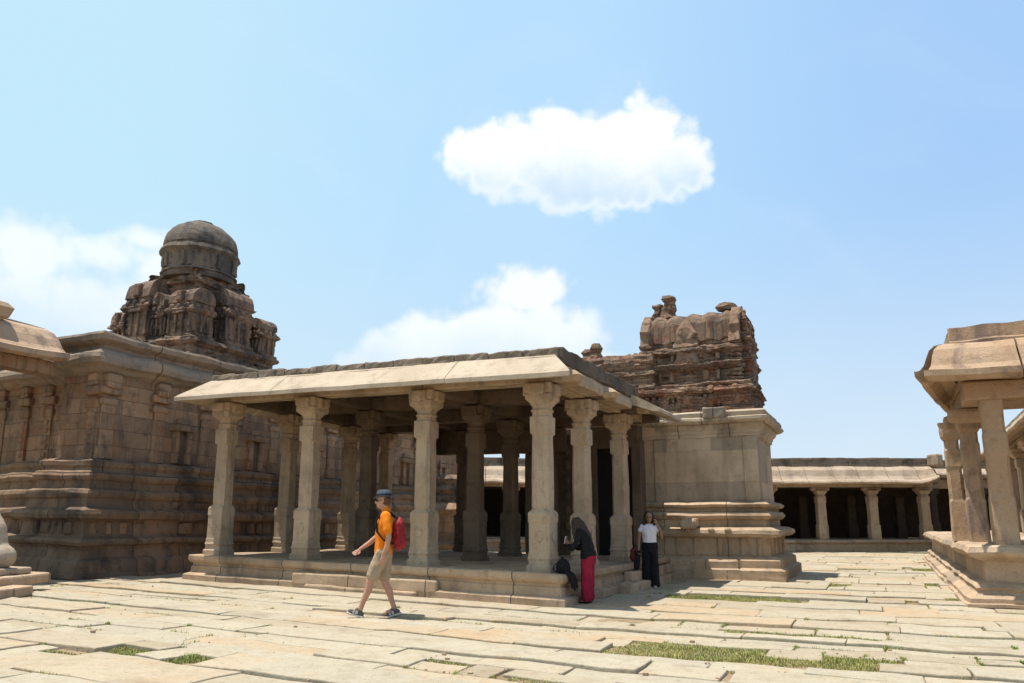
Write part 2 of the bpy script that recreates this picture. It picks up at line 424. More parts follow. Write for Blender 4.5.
def limb(m, pts, k=12):
    """overlapping tapered capsules through (point, radius)"""
    for i, (p, r) in enumerate(pts):
        p = Vector(p); ball(m, p, r, 8, k)
        if i:
            q = Vector(pts[i-1][0]); rq = pts[i-1][1]; d = (p-q)
            if d.length < 1e-4: continue
            d.normalize(); a = d.orthogonal().normalized(); b = d.cross(a); n = len(m.v)
            for c, rr in ((q, rq), (p, r)):
                for j in range(k): an = 2*math.pi*j/k; m.v.append(c + a*math.cos(an)*rr + b*math.sin(an)*rr)
            for j in range(k): j2 = (j+1) % k; m.quad((n+j, n+j2, n+k+j2, n+k+j), [(0, 0)]*4)
            m.quad(tuple(n+j for j in reversed(range(k))), [(0, 0)]*k); m.quad(tuple(n+k+j for j in range(k)), [(0, 0)]*k)

# ---------------------------------------------------------------- ground
def make_ground():
    m = MB()
    xs = [-600, -200, -60] + [-30 + 2*i for i in range(36)] + [60, 120, 300, 800]
    ys = [-300, -60, -10, 0] + [2*i for i in range(1, 31)] + [80, 140, 300, 700, 1500]
    for y in ys:
        for x in xs: m.v.append(Vector((x, y, -.022)))
    n = len(xs)
    for j in range(len(ys)-1):
        for i in range(n-1):
            m.quad((j*n+i, j*n+i+1, (j+1)*n+i+1, (j+1)*n+i), [(0, 0)]*4)
    mat = stone('courtyard_soil', (.36, .27, .17), (.27, .20, .12), (.22, .17, .10), stain=.35, stainc=(.07, .09, .025), bump=1)
    tag(m.build('ground', mat), kind='structure')
make_ground()

# paving material: every slab has its own shade through the 'slab' attribute
def paving_mat():
    m = bpy.data.materials.new('granite_paving'); m.use_nodes = True
    t = NT(m.node_tree); P = t.n['Principled BSDF']
    pos = t.new('ShaderNodeNewGeometry').outputs['Position']
    at = t.new('ShaderNodeAttribute'); at.attribute_name = 'slab'; s = at.outputs['Fac']
    cr = t.new('ShaderNodeValToRGB'); t.l.new(s, cr.inputs[0]); e = cr.color_ramp.elements
    e[0].position = 0; e[0].color = (.34, .285, .205, 1); e[1].position = 1; e[1].color = (.445, .40, .31, 1)
    for p_, c_ in ((.2, (.405, .36, .27)), (.45, (.43, .385, .295)), (.62, (.44, .335, .22)), (.78, (.39, .355, .28))):
        x = e.new(p_); x.color = (*c_, 1)
    a = t.noise(pos, .8, 5, .6, .5); b = t.noise(pos, 5, 8, .7); f = t.noise(pos, 45, 4, .7)
    c = t.mix(t.ramp(a, .4, .65, 0, .55), cr.outputs[0], (.43, .385, .295))
    c = t.mix(t.ramp(b, .42, .7, 0, .55), c, t.mix(1, c, (.72, .66, .58), 'MULTIPLY'))
    o = t.noise(pos, 1.9, 6, .62, .6)
    c = t.mix(t.ramp(o, .57, .72, 0, .5), c, (.42, .30, .18))
    st = t.noise(pos, .55, 7, .7, .3)
    c = t.mix(t.ramp(st, .54, .70, 0, .6), c, (.23, .18, .13))
    pk = t.noise(pos, 17, 5, .72, .5)
    c = t.mix(t.ramp(pk, .56, .68, 0, .55), c, (.20, .155, .105))
    c = t.mix(t.ramp(f, .35, .75, 0, .35), c, t.mix(1, c, (.6, .57, .52), 'MULTIPLY'))
    c = t.mix(1, c, (1, .965, .925), 'MULTIPLY')
    t.l.new(c, P.inputs['Base Color']); P.inputs['Roughness'].default_value = .9; P.inputs['Specular IOR Level'].default_value = .2
    bn = t.new('ShaderNodeBump'); bn.inputs['Strength'].default_value = .55; bn.inputs['Distance'].default_value = .05
    t.l.new(t.math('ADD', t.math('MULTIPLY', b, .8), t.math('MULTIPLY', f, .2)), bn.inputs['Height']); t.l.new(bn.outputs[0], P.inputs['Normal'])
    return m
M_pave = paving_mat()
def unproj(px, py, z=0):
    """ground point seen at a pixel: used only to read the plan of the courtyard off the photograph"""
    s, c = math.sin(PITCH), math.cos(PITCH); v = (376-py)/760; a = (px-512)/760; b = c-v*s; d = s+v*c
    zz = z
    for i in range(12): t = (zz-1.42)/d; zz = z + slope(a*t)
    return a*t, b*t
def to_uv(x, y):
    dx, dy = x-.8, y-13.2; return dx*-.903+dy*.430, dx*.430+dy*.903
# grass clearings in the paving: u, v centre and half sizes
GR = []
for (px, py, hu, hv, dn) in ((735, 654, 1.5, .46, 1), (800, 636, 1.0, .2, .9), (735, 598, 1.1, .42, 1), (150, 655, .55, .16, 1), (197, 659, .22, .1, 1), (449, 663, .26, .12, 1),
                         (60, 652, .3, .07, .7), (655, 583, .5, .14, .6), (1015, 668, .3, .15, .8), (560, 684, .5, .07, .5), (890, 600, .5, .1, .5), (840, 585, .2, .5, .5), (700, 668, .4, .06, .7), (965, 575, .05, .9, .7), (860, 660, .35, .1, .6), (895, 553, 1.6, .4, .8), (872, 570, .8, .3, .6), (925, 570, .35, .8, .6), (940, 560, .4, 2, .7), (930, 585, .15, .4, .7), (958, 600, .2, .3, .6)):
    x, y = unproj(px, py); u, v = to_uv(x, y); GR.append((u, v, hu, hv, dn))
def in_grass(u, v, f=1.):
    for (a, b, hu, hv, d) in GR:
        if abs(u-a) < hu*f and abs(v-b) < hv*f: return True
    return False
JOINTS = []; SLABS = {}
def make_paving():
    m = MB(); v = -8.2; rng = random.Random(21)
    while v < 30:
        d = rng.uniform(.42, .95) if v < 6 else rng.uniform(.7, 1.2)
        if -7.5 < v < -.5 : d = rng.uniform(.28, .68)
        u = -24 if v > 3 else -9; u += rng.uniform(0, 1.5)
        umax = 18 if v < 4 else 12
        rz = rng.uniform(-.008, .012) + (.022 if rng.random() < .12 else 0)
        while u < umax:
            w = rng.uniform(.8, 2.6) if v < 6 else rng.uniform(.8, 1.9)
            cu, cv = u+w/2, v+d/2
            X = .8+cu*-.903+cv*.430; Y = 13.2+cu*.430+cv*.903
            vis = Y > 4.5 and abs(X) < Y*.78+3
            bad = False
            for (a, b, hu, hv, dn) in GR:
                ou = min(u+w, a+hu)-max(u, a-hu); ov = min(v+d, b+hv)-max(v, b-hv)
                if ou > .06 and ov > .03: bad = True; hit = (a+rng.uniform(-.12, .12)*min(1, hu*2), b, hu*rng.uniform(.82, 1.12), hv*rng.uniform(.85, 1.1))
            if 1 < cu < 8 and .8 < cv < 6 or (cu > 11.5 and cv > 0) or (-2 < cu < 2 and 8 < cv < 10): vis = False
            pieces = []
            if vis:
                if not bad: pieces = [(u, u+w, v, v+d)]
                else:
                    a, b, hu, hv = hit
                    if a-hu-u > .25: pieces.append((u, a-hu, v, v+d))
                    if u+w-a-hu > .25: pieces.append((a+hu, u+w, v, v+d))
                    x0, x1 = max(u, a-hu), min(u+w, a+hu)
                    if x1-x0 > .2:
                        if b-hv-v > .15: pieces.append((x0, x1, v, b-hv))
                        if v+d-b-hv > .15: pieces.append((x0, x1, b+hv, v+d))
            for (u0, u1, v0, v1) in pieces:
                m.cur = rng.random()
                g = rng.uniform(.002, .009)
                dz = rz + rng.uniform(-.006, .008) + (rng.uniform(.012, .03) if rng.random() < .06 else 0)
                tu, tv = rng.uniform(-.006, .006), rng.uniform(-.01, .01)
                jit = {k: (rng.uniform(-.02, .02), rng.uniform(-.014, .014)) for k in range(4)}
                n0 = len(m.v)
                gbox(m, (u0+g, v0+g, -.16), (u1-g, v1-g, 0), seg=.3, r=.012, skip=((2, 0),))
                for i in range(n0, len(m.v)):
                    p = m.v[i]; a = (p.x-u0)/(u1-u0); b = (p.y-v0)/(v1-v0)
                    jx = (jit[0][0]*(1-a)+jit[1][0]*a)*(1-b)+(jit[2][0]*(1-a)+jit[3][0]*a)*b
                    jy = (jit[0][1]*(1-a)+jit[1][1]*a)*(1-b)+(jit[2][1]*(1-a)+jit[3][1]*a)*b
                    m.v[i] = Vector((p.x+jx*.7, p.y+jy, p.z+dz+tu*(a-.5)*2+tv*(b-.5)))
                if Y < 32: JOINTS.append((u0, u1, v0, v1)); SLABS.setdefault(round((v0+v1)/2), []).append((u0-.01, u1+.01, v0-.01, v1+.01))
            u += w
        v += d
    tag(m.build('paving', M_pave, frame=TF, amp=.018, freq=1.9, amp2=.005), kind='structure')
make_paving()

# ---------------------------------------------------------------- pillar pattern of the open hall
def hall_pillar(parent, u, v, z0, z1, mat, s=1., cap=True, r=0.):
    sc = s*.88; s *= .79
    H = z1-z0; m = MB(); jz = random.uniform(-.05, .05); lx = random.uniform(-.012, .012); ly = random.uniform(-.012, .012)
    sec = [(0, .30, .02), (.10, .30, .02), (.13, .262, .02), (.20, .262, .02), (.235, .285, .03), (.275, .262, .02), (.33, .262, .02),
           (.36, .25, .02), (.80+jz, .25, .02), (.83+jz, .264, .02), (.98+jz, .262, .02), (1.0+jz, .25, .03), (1.04+jz, .225, .08), (1.06+jz, .208, .07), (1.12+jz, .214, .07), (1.62+jz, .21, .058), (1.64+jz, .216, .075), (1.72+jz, .216, .075), (1.74+jz, .208, .058), (H-.98, .198, .058), (H-.95, .202, .06), (H-.92, .222, .012),
           (H-.62, .225, .012), (H-.60, .20, .06), (H-.54, .20, .08), (H-.50, .235, .1), (H-.46, .20, .09), (H-.40, .22, .09)]
    sec = [(z+z0, a*s, c*s) for z, a, c in sec]
    column(m, u, v, sec)
    # carved studs on the foot block and the cube below the capital
    for (du, dv) in ((0, -1), (-1, 0), (1, 0), (0, 1)):
        for zc, rr in ((z0+.62, .10), (z0+H-.77, .058)):
            c = (u+du*.262*s if zc < z0+1 else u+du*.222*s, v+dv*.262*s if zc < z0+1 else v+dv*.222*s, zc)
            ball(m, c, (rr*.8 if du == 0 else .012, rr*.8 if dv == 0 else .012, rr), 5, 8)
    for q in m.v: w = math.sin(math.pi*(q.z-z0)/H); q.x += lx*w*3; q.y += ly*w*3
    o = m.build('pillar', mat, parent, TF, amp=.006, freq=3.2, amp2=.006)
    if cap:
        c = MB()
        cs = [(H-.405, .20, .07), (H-.37, .215, .06), (H-.345, .235, .03), (H-.31, .28, .02), (H-.22, .285, .02), (H-.20, .26, .02), (H-.17, .30, .02), (H-.02, .31, .02)]
        column(c, u, v, [(z+z0, a*sc, b*sc) for z, a, b in cs], .1)
        for (du, dv) in ((1, 0), (-1, 0), (0, 1), (0, -1)):     # corbel arms with a hanging bud
            n0 = len(c.v)
            a = (min(u, u+du*.38*sc)-abs(dv)*.17*sc, min(v, v+dv*.38*sc)-abs(du)*.17*sc, z1-.23)
            b = (max(u, u+du*.38*sc)+abs(dv)*.17*sc, max(v, v+dv*.38*sc)+abs(du)*.17*sc, z1-.025)
            gbox(c, a, b, .2, .03)
            if r >= 0: ball(c, (u+du*.32*sc, v+dv*.32*sc, z1-.21), (.06*sc, .06*sc, .05*sc), 6, 8)
        c.build('capital', mat, o, TF, amp=.012, freq=3, amp2=.005)
    return o

def make_hall():
    t = thing('pillared_hall', 'open hall of carved granite pillars with a pale sloping eave, middle of the court', 'pavilion', (4.2, 3.2, 0), TF)
    # platform with mouldings
    m = MB()
    prof = [(.16, -.12), (.16, .12), (.12, .15), (.05, .17), (.045, .30), (.02, .32), (.03, .36), (.07, .38), (.10, .42), (.10, .50), (.085, .525), (-.25, .52)]
    sweep(m, rect(0, 8.45, 0, 7.0), prof, .35, .12, jit=.012, blk=1.4)
    m.build('platform', M_hallbase, t, TF, amp=.025, freq=1.3, amp2=.008)
    # entrance step blocks against the front
    m = MB(); gbox(m, (2.7, -.28, -.1), (5.2, -.02, .10), .3, .03)
    m.build('step', M_hallbase, t, TF, amp=.025, freq=1.5, amp2=.01)
    m = MB(); gbox(m, (2.3, -.19, .08), (5.6, -.06, .31), .3, .03); m.build('step', M_hallbase, t, TF, amp=.02, freq=1.4, amp2=.008)
    m = MB(); gbox(m, (-.42, 2.7, -.1), (-.1, 6.0, .17), .3, .03)
    gbox(m, (-.24, 3.4, .15), (-.05, 6.9, .36), .3, .03)
    m.build('step', M_hallbase, t, TF, amp=.03, freq=1.5, amp2=.01)
    Z0, ZB = .52, 3.88
    US = (.47, 2.95, 5.8, 8.22); VS = (.42, 2.5, 4.95, 6.7)
    for j, v in enumerate(VS):
        for i, u in enumerate(US):
            if j == 3 and i == 0: continue
            edge = j == 0 or i == 0
            s = 1 if edge else .97
            uu = u
            if j == 2 and i == 1: uu = 3.3
            if j == 3 and i == 2: uu = 5.55
            hall_pillar(t, uu, v, Z0, ZB, M_hall if edge or i == 3 else M_innershade, s)
    hall_pillar(t, 6.5, 6.2, Z0, ZB, M_innershade, .9)
    # beams along the rows
    for v in VS:
        m = MB(); e = .18
        for a, b in zip((-.02,)+US[1:], US[1:]+(8.5,)):
            pass
        cuts = [-.05, US[1], US[2], 8.5]
        for a, b in zip(cuts[:-1], cuts[1:]): gbox(m, (a+.004, v-e, ZB), (b-.004, v+e, ZB+.30), .4, .02)
        m.build('beam', M_hall if v < 1 else M_innershade, t, TF, amp=.012, freq=1.2, amp2=.006)
    for u in US:
        m = MB(); e = .15
        cuts = [VS[0]+.183, VS[1]-.183, VS[1]+.183, VS[2]-.183, VS[2]+.183, VS[3]-.183]
        for a, b in ((cuts[0], cuts[1]), (cuts[2], cuts[3]), (cuts[4], cuts[5]), (VS[3]+.183, 7.05)): gbox(m, (u-e, a, ZB+.003), (u+e, b, ZB+.29), .4, .02)
        m.build('beam', M_hall if u < 1 else M_innershade, t, TF, amp=.012, freq=1.2, amp2=.006)
    m = MB(); gbox(m, (2.5, 6.56, 3.22), (6.5, 6.84, ZB-.004), .4, .03); m.build('back_lintel', M_innershade, t, TF, amp=.03, freq=2.2, amp2=.012)
    m = MB(); gbox(m, (3.1, 6.5, .52), (3.6, 6.9, 3.2), .3, .03); m.build('back_pier', M_innershade, t, TF, amp=.03, freq=2.2, amp2=.012)
    # ceiling slabs
    m = MB()
    for k in range(9):
        a = -.02 + k*.95; gbox(m, (a+.006, .0, ZB+.30), (a+.944, 7.05, ZB+.42), .6, .01)
    m.build('ceiling', M_innershade, t, TF, amp=.008)
    # sloping eave slabs along the front and the west side
    prof = [(-.30, .45), (-.06, .40), (.40, .04), (.46, -.02), (.46, -.10), (.36, -.09), (.0, .12), (-.30, .16)]
    prof = [(o, z+ZB+.06) for o, z in prof]
    m = MB(); slabrow(m, (8.5, 0), (0, 0), (0, -1), prof, 2.1, .004, .4, .006, .004, hip0=1, hip1=.9)
    m.build('eave', M_eave, t, TF, amp=.014, freq=1.1, amp2=.004)
    m = MB(); slabrow(m, (8.5, 7), (8.5, 0), (1, 0), prof, 1.6, .008, .4, .01, .006, hip1=1)
    m.build('eave', M_eave, t, TF, amp=.014, freq=1.1, amp2=.004)
    # on the east side only the northern eave slab is left; the others broke off at the beam
    m = MB(); slabrow(m, (0, 4.35), (0, 6.5), (-1, 0), [(o*1.5 if o > 0 else o, z-.02) for o, z in prof], 1.1, .008, .3, .01, .006)
    m.build('eave', M_eave, t, TF, amp=.014, freq=1.1, amp2=.004)
    m = MB()
    prof2 = [(-.3, ZB+.34), (.0, ZB+.32), (.05, ZB+.24), (.08, ZB+.12), (.05, ZB+.035), (-.3, ZB+.03)]
    for a, b in ((.55, 1.9), (1.92, 3.1), (3.12, 4.33)):
        slabrow(m, (0, a), (0, b), (-1, 0), prof2, 3, .004, .25, .01, .004)
    m.build('broken_eave', M_hall, t, TF, amp=.02, freq=2.4, amp2=.008)
    for v in (.42, 2.5, 4.95):                                  # projecting bracket heads
        m = MB(); loftz(m, [sqring(-.14, v, ZB-.0, .10, .02, .15), sqring(-.17, v, ZB+.10, .15, .02, .18), sqring(-.12, v, ZB+.2, .08, .02, .12)])
        m.build('bracket', M_hall, t, TF, amp=.01, freq=3)
    # rough lime concrete roof edge, dark on its east side
    m = MB()
    for k in range(12):
        a = .02 + k*.7; gbox(m, (a, .06+random.uniform(-.02, .02), ZB+.40), (a+.698, .62, ZB+.60+random.uniform(-.02, .02)), .12, .03)
    gbox(m, (.3, .6, ZB+.42), (8.4, 6.95, ZB+.54), .5, .03)
    m.build('roof', M_rubble, t, TF, amp=.035, freq=3, amp2=.02)
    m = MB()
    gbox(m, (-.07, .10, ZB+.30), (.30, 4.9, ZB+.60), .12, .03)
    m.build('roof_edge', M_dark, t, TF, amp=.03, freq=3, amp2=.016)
make_hall()

# ---------------------------------------------------------------- shrine with brick tower, on the right
def kiosk(m, u, v, z, w, d, h, barrel='u'):
    """miniature shrine of a tower storey: body, cornice and vaulted cap"""
    hb = h*.48
    sweep(m, rect(u-w/2, u+w/2, v-d/2, v+d/2), [(.03, z), (.03, z+h*.07), (-.03, z+h*.1), (-.03, z+hb), (.03, z+hb+h*.02), (.09, z+hb+h*.07), (.05, z+hb+h*.12), (-.03, z+hb+h*.15), (-.03, z+hb+h*.22)], .1, .06, crs=.05, ch=.09, blk=.25)
    z2 = z+hb+h*.22; rh = h-hb-h*.22
    L = d if barrel == 'v' else w; W = w if barrel == 'v' else d
    rings = []
    for k in range(9):
        t = -1+2*k/8; zr = []
        prof = []
        for a in range(9):
            an = math.pi*a/8; prof.append((math.cos(an)*W*.5*1.02, max(0, math.sin(an))**.8*rh))
        for (x, zz) in prof:
            c = (t*L*.5); q = (u+x, v+c) if barrel == 'v' else (u+c, v+x); zr.append(Vector((q[0], q[1], z2+zz)))
        rings.append(zr)
    if barrel == 'u': rings = [list(reversed(r)) for r in rings]
    loftz(m, [list(reversed(r)) for r in rings])
def pil(m, u0, u1, v, z0, z1, n, w=.14, d=.06, face='v'):
    for i in range(n):
        c = u0 + (u1-u0)*(i+.5)/n
        if face == 'v':
            gbox(m, (c-w/2, v-d, z0), (c+w/2, v+.05, z1), .3, .015); gbox(m, (c-w*.9, v-d-.04, z1-.12), (c+w*.9, v+.05, z1-.003), .3, .02)
        else:
            gbox(m, (v-d, c-w/2, z0), (v+.05, c+w/2, z1), .3, .015); gbox(m, (v-d-.04, c-w*.9, z1-.12), (v+.05, c+w*.9, z1-.003), .3, .02)

def make_shrine():
    t = thing('brick_topped_shrine', 'plain walled granite shrine with ruined red brick upper storey behind the open hall', 'shrine', (-1, 8.8, 0), TF)
    U0, U1, V0, V1 = -2.28, 2.6, 7.68, 10.6
    base = [(.56, -.1), (.56, .24), (.50, .27), (.45, .29), (.45, .46), (.36, .52), (.30, .55), (.20, .58), (.20, .98), (.24, 1.0), (.40, 1.03), (.47, 1.10), (.45, 1.18), (.30, 1.24), (.12, 1.26), (.12, 1.42),
            (.2, 1.46), (.26, 1.54), (.2, 1.63), (.10, 1.65), (.10, 1.72), (.2, 1.76), (.24, 1.82), (.16, 1.88), (.02, 1.91)]
    m = MB(); sweep(m, rect(U0, U1, V0, V1), base, .3, .12, cap=False, jit=.012, blk=1.3)
    # central offset and dado pilasters
    sweep(m, [(-1.75, 7.17), (-.1, 7.17), (-.1, 7.7), (-1.75, 7.7)][::1], [(.05, -.1), (.05, .25), (0, .28), (0, .44), (-.04, .48)], .3, .12, jit=.01)
    m.build('base', M_sbase, t, TF, amp=.022, freq=1.5, amp2=.008)
    for c in (-2.3, -1.9, -1.35, -.75, -.3, .35, .9):
        m = MB(); gbox(m, (c, V0-.245, .57), (c+.10, V0-.15, 1.0), .2, .01); m.build('dado_pilaster', M_sbase, t, TF, amp=.01)
    for c in (7.7, 8.4, 9.2, 10.1):
        m = MB(); gbox(m, (U0-.245, c, .57), (U0-.15, c+.12, 1.0), .2, .01); m.build('dado_pilaster', M_sbase, t, TF, amp=.01)
    for c in (-1.55, -1.15, -.55):
        m = MB(); ball(m, (c, V0-.46, 1.19), (.085, .06, .06), 6, 10); m.build('boss', M_sbase, t, TF, amp=.01)
    m = MB(); sweep(m, rect(U0, U1, V0, V1), [(.0, 1.90), (-.01, 3.52), (-.05, 3.54)], .4, .3, cap=False, jit=.003)
    m.build('wall', M_shrine, t, TF, amp=.014, freq=1.1, amp2=.004)
    m = MB()
    pr = [(-.05, 3.50), (.03, 3.54), (.03, 3.60), (.07, 3.64), (.08, 3.70), (.15, 3.78), (.17, 3.84), (.28, 3.88), (.34, 3.94), (.34, 4.0), (.28, 4.03), (.30, 4.06), (.31, 4.13), (.26, 4.18), (.0, 4.2), (-.3, 4.22)]
    sweep(m, rect(U0, U1, V0, V1), pr, .3, .1, jit=.018, blk=1.1)
    gbox(m, (-.25, V0-.33, 3.98), (.05, V0-.05, 4.17), .12, .04)
    for c in (-1.6, .9): gbox(m, (c, V0-.37, 4.0), (c+.55, V0-.05, 4.27), .15, .03)
    m.build('cornice', M_shcor, t, TF, amp=.03, freq=2.2, amp2=.014)
    # corner pilasters of the wall
    for c in (U0-.015, .0):
        m = MB(); gbox(m, (c, V0-.035, 1.9), (c+.34, V0+.1, 3.52), .3, .01); m.build('pilaster', M_shrine, t, TF, amp=.01)
    # stone spout sticking out of the base
    m = MB(); gbox(m, (-.80, 6.95, 1.26), (-.46, 7.6, 1.47), .12, .05); gbox(m, (-.84, 6.86, 1.20), (-.44, 7.1, 1.44), .1, .07)
    m.build('water_spout', M_sbase, t, TF, amp=.03, freq=3)
    # doorway towards the hall
    m = MB()
    gbox(m, (.55, 7.05, .52), (.80, 7.5, 3.5), .3, .02); gbox(m, (1.75, 7.05, .52), (2.0, 7.5, 3.5), .3, .02); gbox(m, (.6, 7.03, 3.3), (2.05, 7.5, 3.88), .3, .02)
    gbox(m, (2.0, 7.1, .5), (3.0, 7.5, 3.88), .3, .02)
    for k in range(7): ball(m, (2.25, 7.06, .9+k*.4), (.10, .05, .15), 6, 8); ball(m, (2.6, 7.06, .9+k*.4), (.10, .05, .15), 6, 8)
    f = m.build('doorway', M_innershade, t, TF, amp=.012, amp2=.008)
    m = MB(); gbox(m, (.801, 7.13, .53), (1.749, 7.17, 3.299), .5, .005)
    m.build('doorway_shade', plain('doorway_black', (.012, .010, .008), .8), f, TF)  # black panel painted in for the darkness of the open doorway
    # ruined brick storeys
    def rise(q):
        for p in q.v: p.z = 4.2+(p.z-4.2)*1.14
    tw = MB()
    lo = [(.05, 4.2), (.05, 4.30), (.0, 4.33), (-.03, 4.36), (-.03, 4.66), (.02, 4.69), (.10, 4.73), (.08, 4.80), (.0, 4.83), (.02, 4.90), (-.1, 4.93)]
    sweep(tw, rect(-2.2, 2.95, 7.9, 10.4), lo, .08, .04, jit=.03, blk=.28, crs=.12, ch=.085)
    rr = random.Random(4)
    for i in range(28):
        c = -2.1 + i*.172; z = 4.36; hgt = .3
        if rr.random() < .8: gbox(tw, (c, 7.93-rr.uniform(0, .05), z), (c+rr.uniform(.05, .11), 8.1, z+hgt), .12, .02)
    for i in range(8):
        c = -1.8 + i*.62; ball(tw, (c+rr.uniform(-.05, .05), 7.97, 4.52), (.12, .08, .15), 6, 9)
        ball(tw, (c, 7.88, 4.76), (.10, .06, .09), 6, 9)
    for i in range(12): gbox(tw, (-2.18, 8.0+i*.2, 4.36), (-2.05, 8.08+i*.2, 4.68), .12, .02)
    rise(tw)
    o = tw.build('brick_storey', M_brick, t, TF, amp=.035, freq=2.6, amp2=.02)
    # lower western part with a rounded parapet
    tw = MB()
    sweep(tw, rect(.42, 2.5, 8.0, 9.9), [(.08, 4.9), (.08, 5.0), (.0, 5.04), (.0, 5.2), (.1, 5.24), (.08, 5.32), (.0, 5.36), (.06, 5.44), (.09, 5.56), (.05, 5.7), (-.04, 5.78), (-.2, 5.82)], .09, .045, jit=.02, blk=.3, crs=.06, ch=.09)
    for i in range(9):
        ball(tw, (.7+i*.2+rr.uniform(-.03, .03), 8.12, 5.76+rr.uniform(-.02, .02)), (rr.uniform(.07, .12), .09, rr.uniform(.05, .09)), 6, 8)
    loftz(tw, [sqring(2.36, 8.3, z, w, .04) for z, w in ((5.7, .19), (5.8, .22), (5.9, .14), (5.98, .18), (6.08, .10))])
    loftz(tw, [sqring(2.1, 8.25, z, w, .04) for z, w in ((5.7, .16), (5.82, .18), (5.94, .12), (6.06, .17), (6.18, .11))])
    for k in range(4): ball(tw, (2.55, 8.1, 5.02+k*.16), (.09, .09, .08), 6, 8)
    rise(tw)
    tw.build('parapet_storey', M_plast, t, TF, amp=.03, freq=2.8, amp2=.02)
    # upper block: body, cornices, barrel vault with horseshoe ends
    tw = MB()
    A, B, C, D = -1.8, .62, 8.3, 9.95
    body = [(.12, 4.88), (.14, 4.97), (.04, 5.0), (.0, 5.04), (.0, 5.28), (.05, 5.31), (.13, 5.36), (.16, 5.44), (.06, 5.49), (.02, 5.52), (.02, 5.66), (.08, 5.70), (.17, 5.76), (.14, 5.84), (.03, 5.87), (-.02, 5.9), (-.02, 6.05)]
    sweep(tw, rect(A, B, C, D), body, .08, .035, jit=.025, blk=.28, crs=.11, ch=.08)
    rings = []
    n = 14
    for k in range(15):
        x = A+.08+(B-A-.16)*k/14; r = []
        for a in range(n):
            an = math.pi*a/(n-1); r.append(Vector((x, (C+D)/2+math.cos(an)*(D-C)*.5*(1.0+.05*math.sin(2*an)), 6.02+max(0, math.sin(an))**.42*.80+(.04*math.sin(k*2.1)))))
        rings.append(r)
    loftz(tw, [list(r) for r in rings])
    rise(tw)
    tw.build('vaulted_storey', M_plast, t, TF, amp=.03, freq=3.0, amp2=.022)
    for (x, s) in ((A-.02, 1), (B+.02, 1)):                 # ragged horseshoe end rims
        tw = MB(); r0 = []
        for a in range(25):
            an = math.pi*a/24; k = 1.06+.05*math.sin(a*2.4)
            r0.append([Vector((x+dx, (C+D)/2+math.cos(an)*(D-C)*.5*(k+dk), 5.92+max(0, math.sin(an))**.65*(.93+dk*.7+.03*math.sin(a*2.9)))) for dx, dk in ((-.11, -.12), (.11, -.12), (.15, -.02), (.11, .07), (-.11, .07), (-.15, -.02))])
        loftz(tw, [list(reversed(q)) for q in r0]); rise(tw); tw.build('horseshoe_rim', M_rim, t, TF, amp=.05, freq=4, amp2=.04)
    for x in (A-.02, B+.0):                                    # stacked, ragged corner ledges
        for k in range(9):
            tw = MB(); q = rr.uniform(.07, .13); w = rr.uniform(.13, .2)
            gbox(tw, (x-w, C-q, 4.98+k*.115), (x+w, C+.12, 5.06+k*.115), .08, .03); rise(tw); tw.build('corner_ledge', M_rim, t, TF, amp=.05, freq=4, amp2=.03)
    tw = MB()                                                # worn niche in the middle of the front
    loftz(tw, [sqring(-.5, C+.02, z, w, .04, d) for z, w, d in ((5.42, .36, .13), (5.5, .38, .15), (5.56, .28, .12), (5.8, .26, .13), (5.88, .36, .16), (5.98, .33, .13), (6.08, .22, .14), (6.2, .26, .15), (6.34, .2, .12), (6.5, .1, .06), (6.6, .05, .03))])
    rise(tw); tw.build('niche', M_rim, t, TF, amp=.06, freq=4, amp2=.04)
    for c in (-1.4, -1.05, -.15, .2):
        for z in ((5.04, .24), (5.53, .15)):
            tw = MB(); gbox(tw, (c+rr.uniform(-.04, .04), C-.06, z[0]), (c+rr.uniform(.08, .14), C+.1, z[0]+z[1]), .1, .02); rise(tw); tw.build('pilaster', M_rim, t, TF, amp=.03, freq=4, amp2=.02)
    for k in range(6):
        tw = MB(); gbox(tw, (A-.06, C+.1+k*.25, 5.04), (A+.1, C+.2+k*.25, 5.3), .1, .02); rise(tw); tw.build('pilaster', M_rim, t, TF, amp=.03, freq=4, amp2=.02)
    for (x, y, z, h) in ((A-.18, C+.5, 6.25, .45), (B-.02, C+.1, 6.05, .36)):
        tw = MB(); limb(tw, [((x, y, z), .13), ((x+.02, y, z+h*.5), .10), ((x-.01, y-.02, z+h*.75), .06), ((x+.01, y-.02, z+h), .085)], 8); limb(tw, [((x-.02, y-.02, z+h*.55), .06), ((x-.16, y-.04, z+h*.35), .045)], 8)
        rise(tw); tw.build('broken_figure', M_rim, t, TF, amp=.03, freq=5, amp2=.02)
    tw = MB(); ball(tw, (A+.25, C+.55, 6.9), (.3, .22, .12), 8, 10); rise(tw); tw.build('ridge_stone', M_rim, t, TF, amp=.06, freq=4, amp2=.04)
    for (u, v, z, h, w) in ((.42, 8.95, 6.72, .50, .15), (.08, 8.9, 6.75, .64, .19), (-2.0, 9.2, 4.9, 1.3, .22)):
        m = MB(); z = z*1.14-.588; h = h*1.1; loftz(m, [sqring(u+.04*math.sin(k), v, z+h*k/7, w*f, w*.5, None, 3) for k, f in enumerate((1.3, 1.05, .95, 1.0, .85, .8, 1.1, .75))])
        m.build('finial', M_plast, t, TF, amp=.045, freq=4, amp2=.03)
    m = MB()
    sweep(m, rect(-2.12, -1.75, 8.5, 10.1), [(.02, 4.9), (.08, 5.0), (-.02, 5.1), (0, 5.4), (.1, 5.5), (0, 5.6), (0, 5.9), (.08, 6.0), (-.05, 6.1), (-.02, 6.5), (-.1, 6.7)], .09, .045, crs=.12, ch=.09, blk=.25)
    rise(m)
    m.build('shoulder', M_brick, t, TF, amp=.04, freq=2.5, amp2=.02)
make_shrine()

